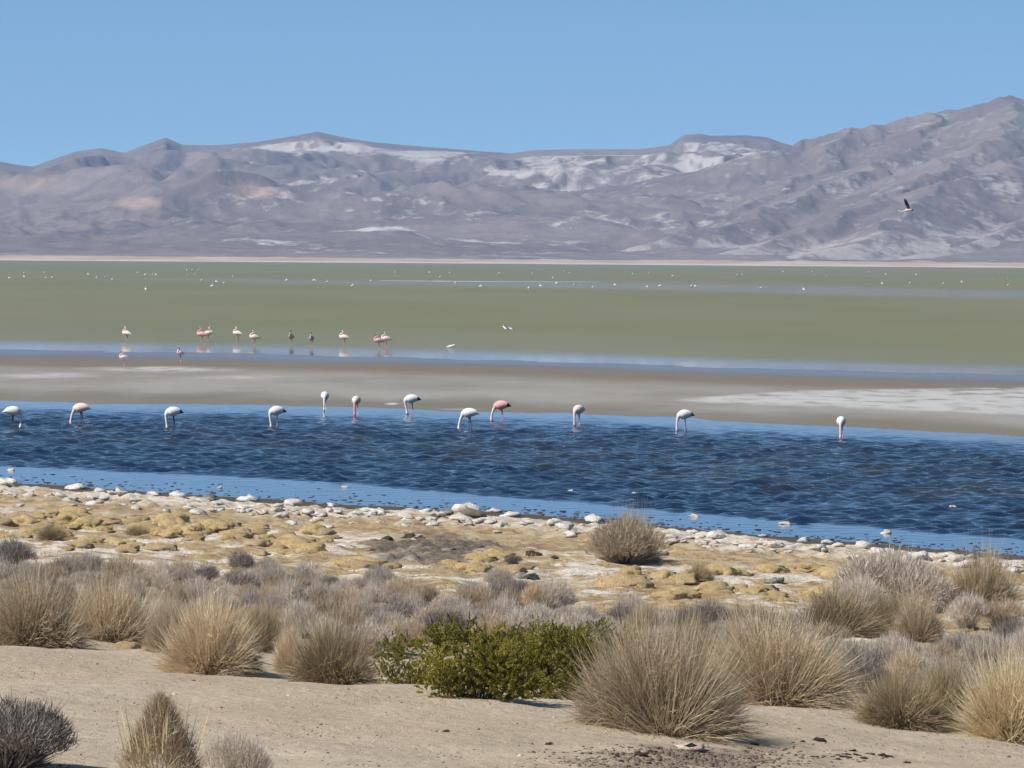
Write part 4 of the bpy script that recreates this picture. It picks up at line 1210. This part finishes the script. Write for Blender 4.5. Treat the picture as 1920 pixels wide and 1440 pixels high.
# the flying flamingo
def wing_mesh(side):
    """a wing with thickness, spread from the shoulder; x forward, s outward"""
    st_ = [(0.0, 0.12, -0.13, .022), (0.12, 0.14, -0.15, .018), (0.28, 0.12, -0.17, .014), (0.45, 0.08, -0.15, .010), (0.60, 0.02, -0.12, .007), (0.70, -0.05, -0.11, .004)]
    V = []
    for (s, xf, xb, th) in st_:
        for k_ in range(7):
            f = k_ / 6; x = xf + (xb - xf) * f; cam_ = 0.05 * math.sin(math.pi * f) * (1 - s)
            V.append((x, s, cam_ + th * math.sin(math.pi * min(1, f * 1.0 + .05)))); V.append((x, s, cam_ - 0.35 * th))
    Fq, mi = [], []
    for i in range(len(st_) - 1):
        for k_ in range(6):
            a_ = i * 14 + k_ * 2
            Fq.append([a_, a_ + 2, a_ + 16, a_ + 14]); mi.append(1 if (i < 2 and k_ < 2) else 0)
            Fq.append([a_ + 1, a_ + 15, a_ + 17, a_ + 3]); mi.append(1 if (i < 2 and k_ < 3) else 0)
        a_ = i * 14
        Fq.append([a_, a_ + 14, a_ + 15, a_ + 1]); mi.append(1 if i < 2 else 0)
        a_ += 12
        Fq.append([a_, a_ + 1, a_ + 15, a_ + 14]); mi.append(0)
    V = np.array(V); V[:, 1] *= side
    return mesh_from('wing', V, Fq, [M_BLACK, M_ROSE], None, True, mi)


fl = obj('flying_flamingo', None)
obj('body', flamingo_mesh('fly', M_PINKW, M_WHITE, True, M_LEG), fl)
tag(fl, 'flamingo flying left in front of the right-hand mountain with wings raised', 'flamingo')
p = at_depth(1704, 394, 330.0)
fl.location = tuple(p); fl.rotation_euler = (0, math.radians(3), math.radians(184))
for side in (1, -1):
    w_ = obj('wing', wing_mesh(side), fl)
    w_.location = (0.0, side * 0.06, 0.055); w_.scale = (0.62, 1.05, 0.8)
    w_.rotation_euler = (math.radians(side * 70), math.radians(22), 0)

# two small white gulls
GV, GF, GT, _ = tube([(-0.2, 0, 0, .01, .008), (-0.12, 0, 0.02, .05, .03), (0.0, 0, 0.04, .08, .065), (0.1, 0, 0.05, .065, .06), (0.16, 0, 0.09, .04, .045), (0.21, 0, 0.10, .035, .035), (0.25, 0, 0.09, .008, .008)], 24)
gull = mesh_from('gull', GV, [GF, GT], [M_WHITE], None, True)
o = obj('gull', gull); q = on_plane(844, 651, 0.0); o.location = (q[0], q[1], 0.0); o.scale = (1.3,) * 3
tag(o, 'small white gull floating right of the middle flamingo group', 'gull')
o = obj('gull', gull); p = at_depth(953, 618, 300.0); o.location = tuple(p); o.rotation_euler = (math.radians(12), 0, math.radians(150)); o.scale = (1.5,) * 3
tag(o, 'small white gull gliding low over the green water', 'gull')
GW = np.array([(0.05, 0, 0.03), (-0.08, 0, 0.03), (0.09, 0.2, 0.10), (-0.04, 0.2, 0.10), (0.0, 0.45, 0.09), (-0.05, 0.45, 0.09)])
for side in (1, -1):
    V = np.concatenate([GW * np.array([1, side, 1]) + (0, 0, 0.008), GW * np.array([1, side, 1]) - (0, 0, 0.008)])
    f = [[0, 1, 3, 2], [2, 3, 5, 4], [6, 8, 9, 7], [8, 10, 11, 9], [0, 2, 8, 6], [2, 4, 10, 8], [1, 7, 9, 3], [3, 9, 11, 5], [4, 5, 11, 10]]
    obj('wing', mesh_from('wing', V, f, [M_WHITE]), o)

# white salt bar far out on the lake
pb = np.linspace(712, 1125, 60)
rowb = np.interp(pb, [712, 900, 1125], [526.3, 527.6, 528.8])
hw = 0.85 * (0.75 + 0.5 * fbm(pb / 30, pb * 0, 3, 7)) * np.sin(np.linspace(0.05, math.pi - 0.05, 60)) ** 0.5 * (1 - 0.6 * smooth(880, 960, pb))
a = on_plane(pb, rowb + hw); b = on_plane(pb, rowb - hw)
V = []
for i in range(60):
    V += [tuple(a[i]), tuple((a[i] + b[i]) / 2 + np.array([0, 0, 0.06])), tuple(b[i])]
V = np.array(V); V[:, 2] -= 0.03
k = NT('salt_bar'); k.principled(k.mix(k.noise(0.3, 3, 0.6, k.pos()), (0.55, 0.55, 0.52), (0.75, 0.74, 0.72)), 0.9, 0.1)
sb = obj('salt_bar', mesh_from('salt_bar', V, grid_faces(60, 3), [k.m], None, True)); tag(sb, kind='structure')

# ------------------------------------------------------------------ thin blue air over the lake
hv = [(-2700, -300, -3.8), (2700, -300, -3.8), (2700, 9300, -3.8), (-2700, 9300, -3.8), (-2700, -300, 260), (2700, -300, 260), (2700, 9300, 260), (-2700, 9300, 260)]
hz = obj('haze', mesh_from('haze', hv, [[0, 3, 2, 1], [4, 5, 6, 7], [0, 1, 5, 4], [1, 2, 6, 5], [2, 3, 7, 6], [3, 0, 4, 7]]))
k = NT('haze_air')
pv = k.n('VolumePrincipled')
pv.inputs['Color'].default_value = (0.48, 0.66, 1.0, 1)
pv.inputs['Density'].default_value = 1.05e-4
pv.inputs['Anisotropy'].default_value = 0.0
k.link(pv.outputs[0], k.out.inputs['Volume'])
hz.data.materials.append(k.m)
tag(hz, 'thin blue haze in the air over the lake', 'haze', kind='stuff')
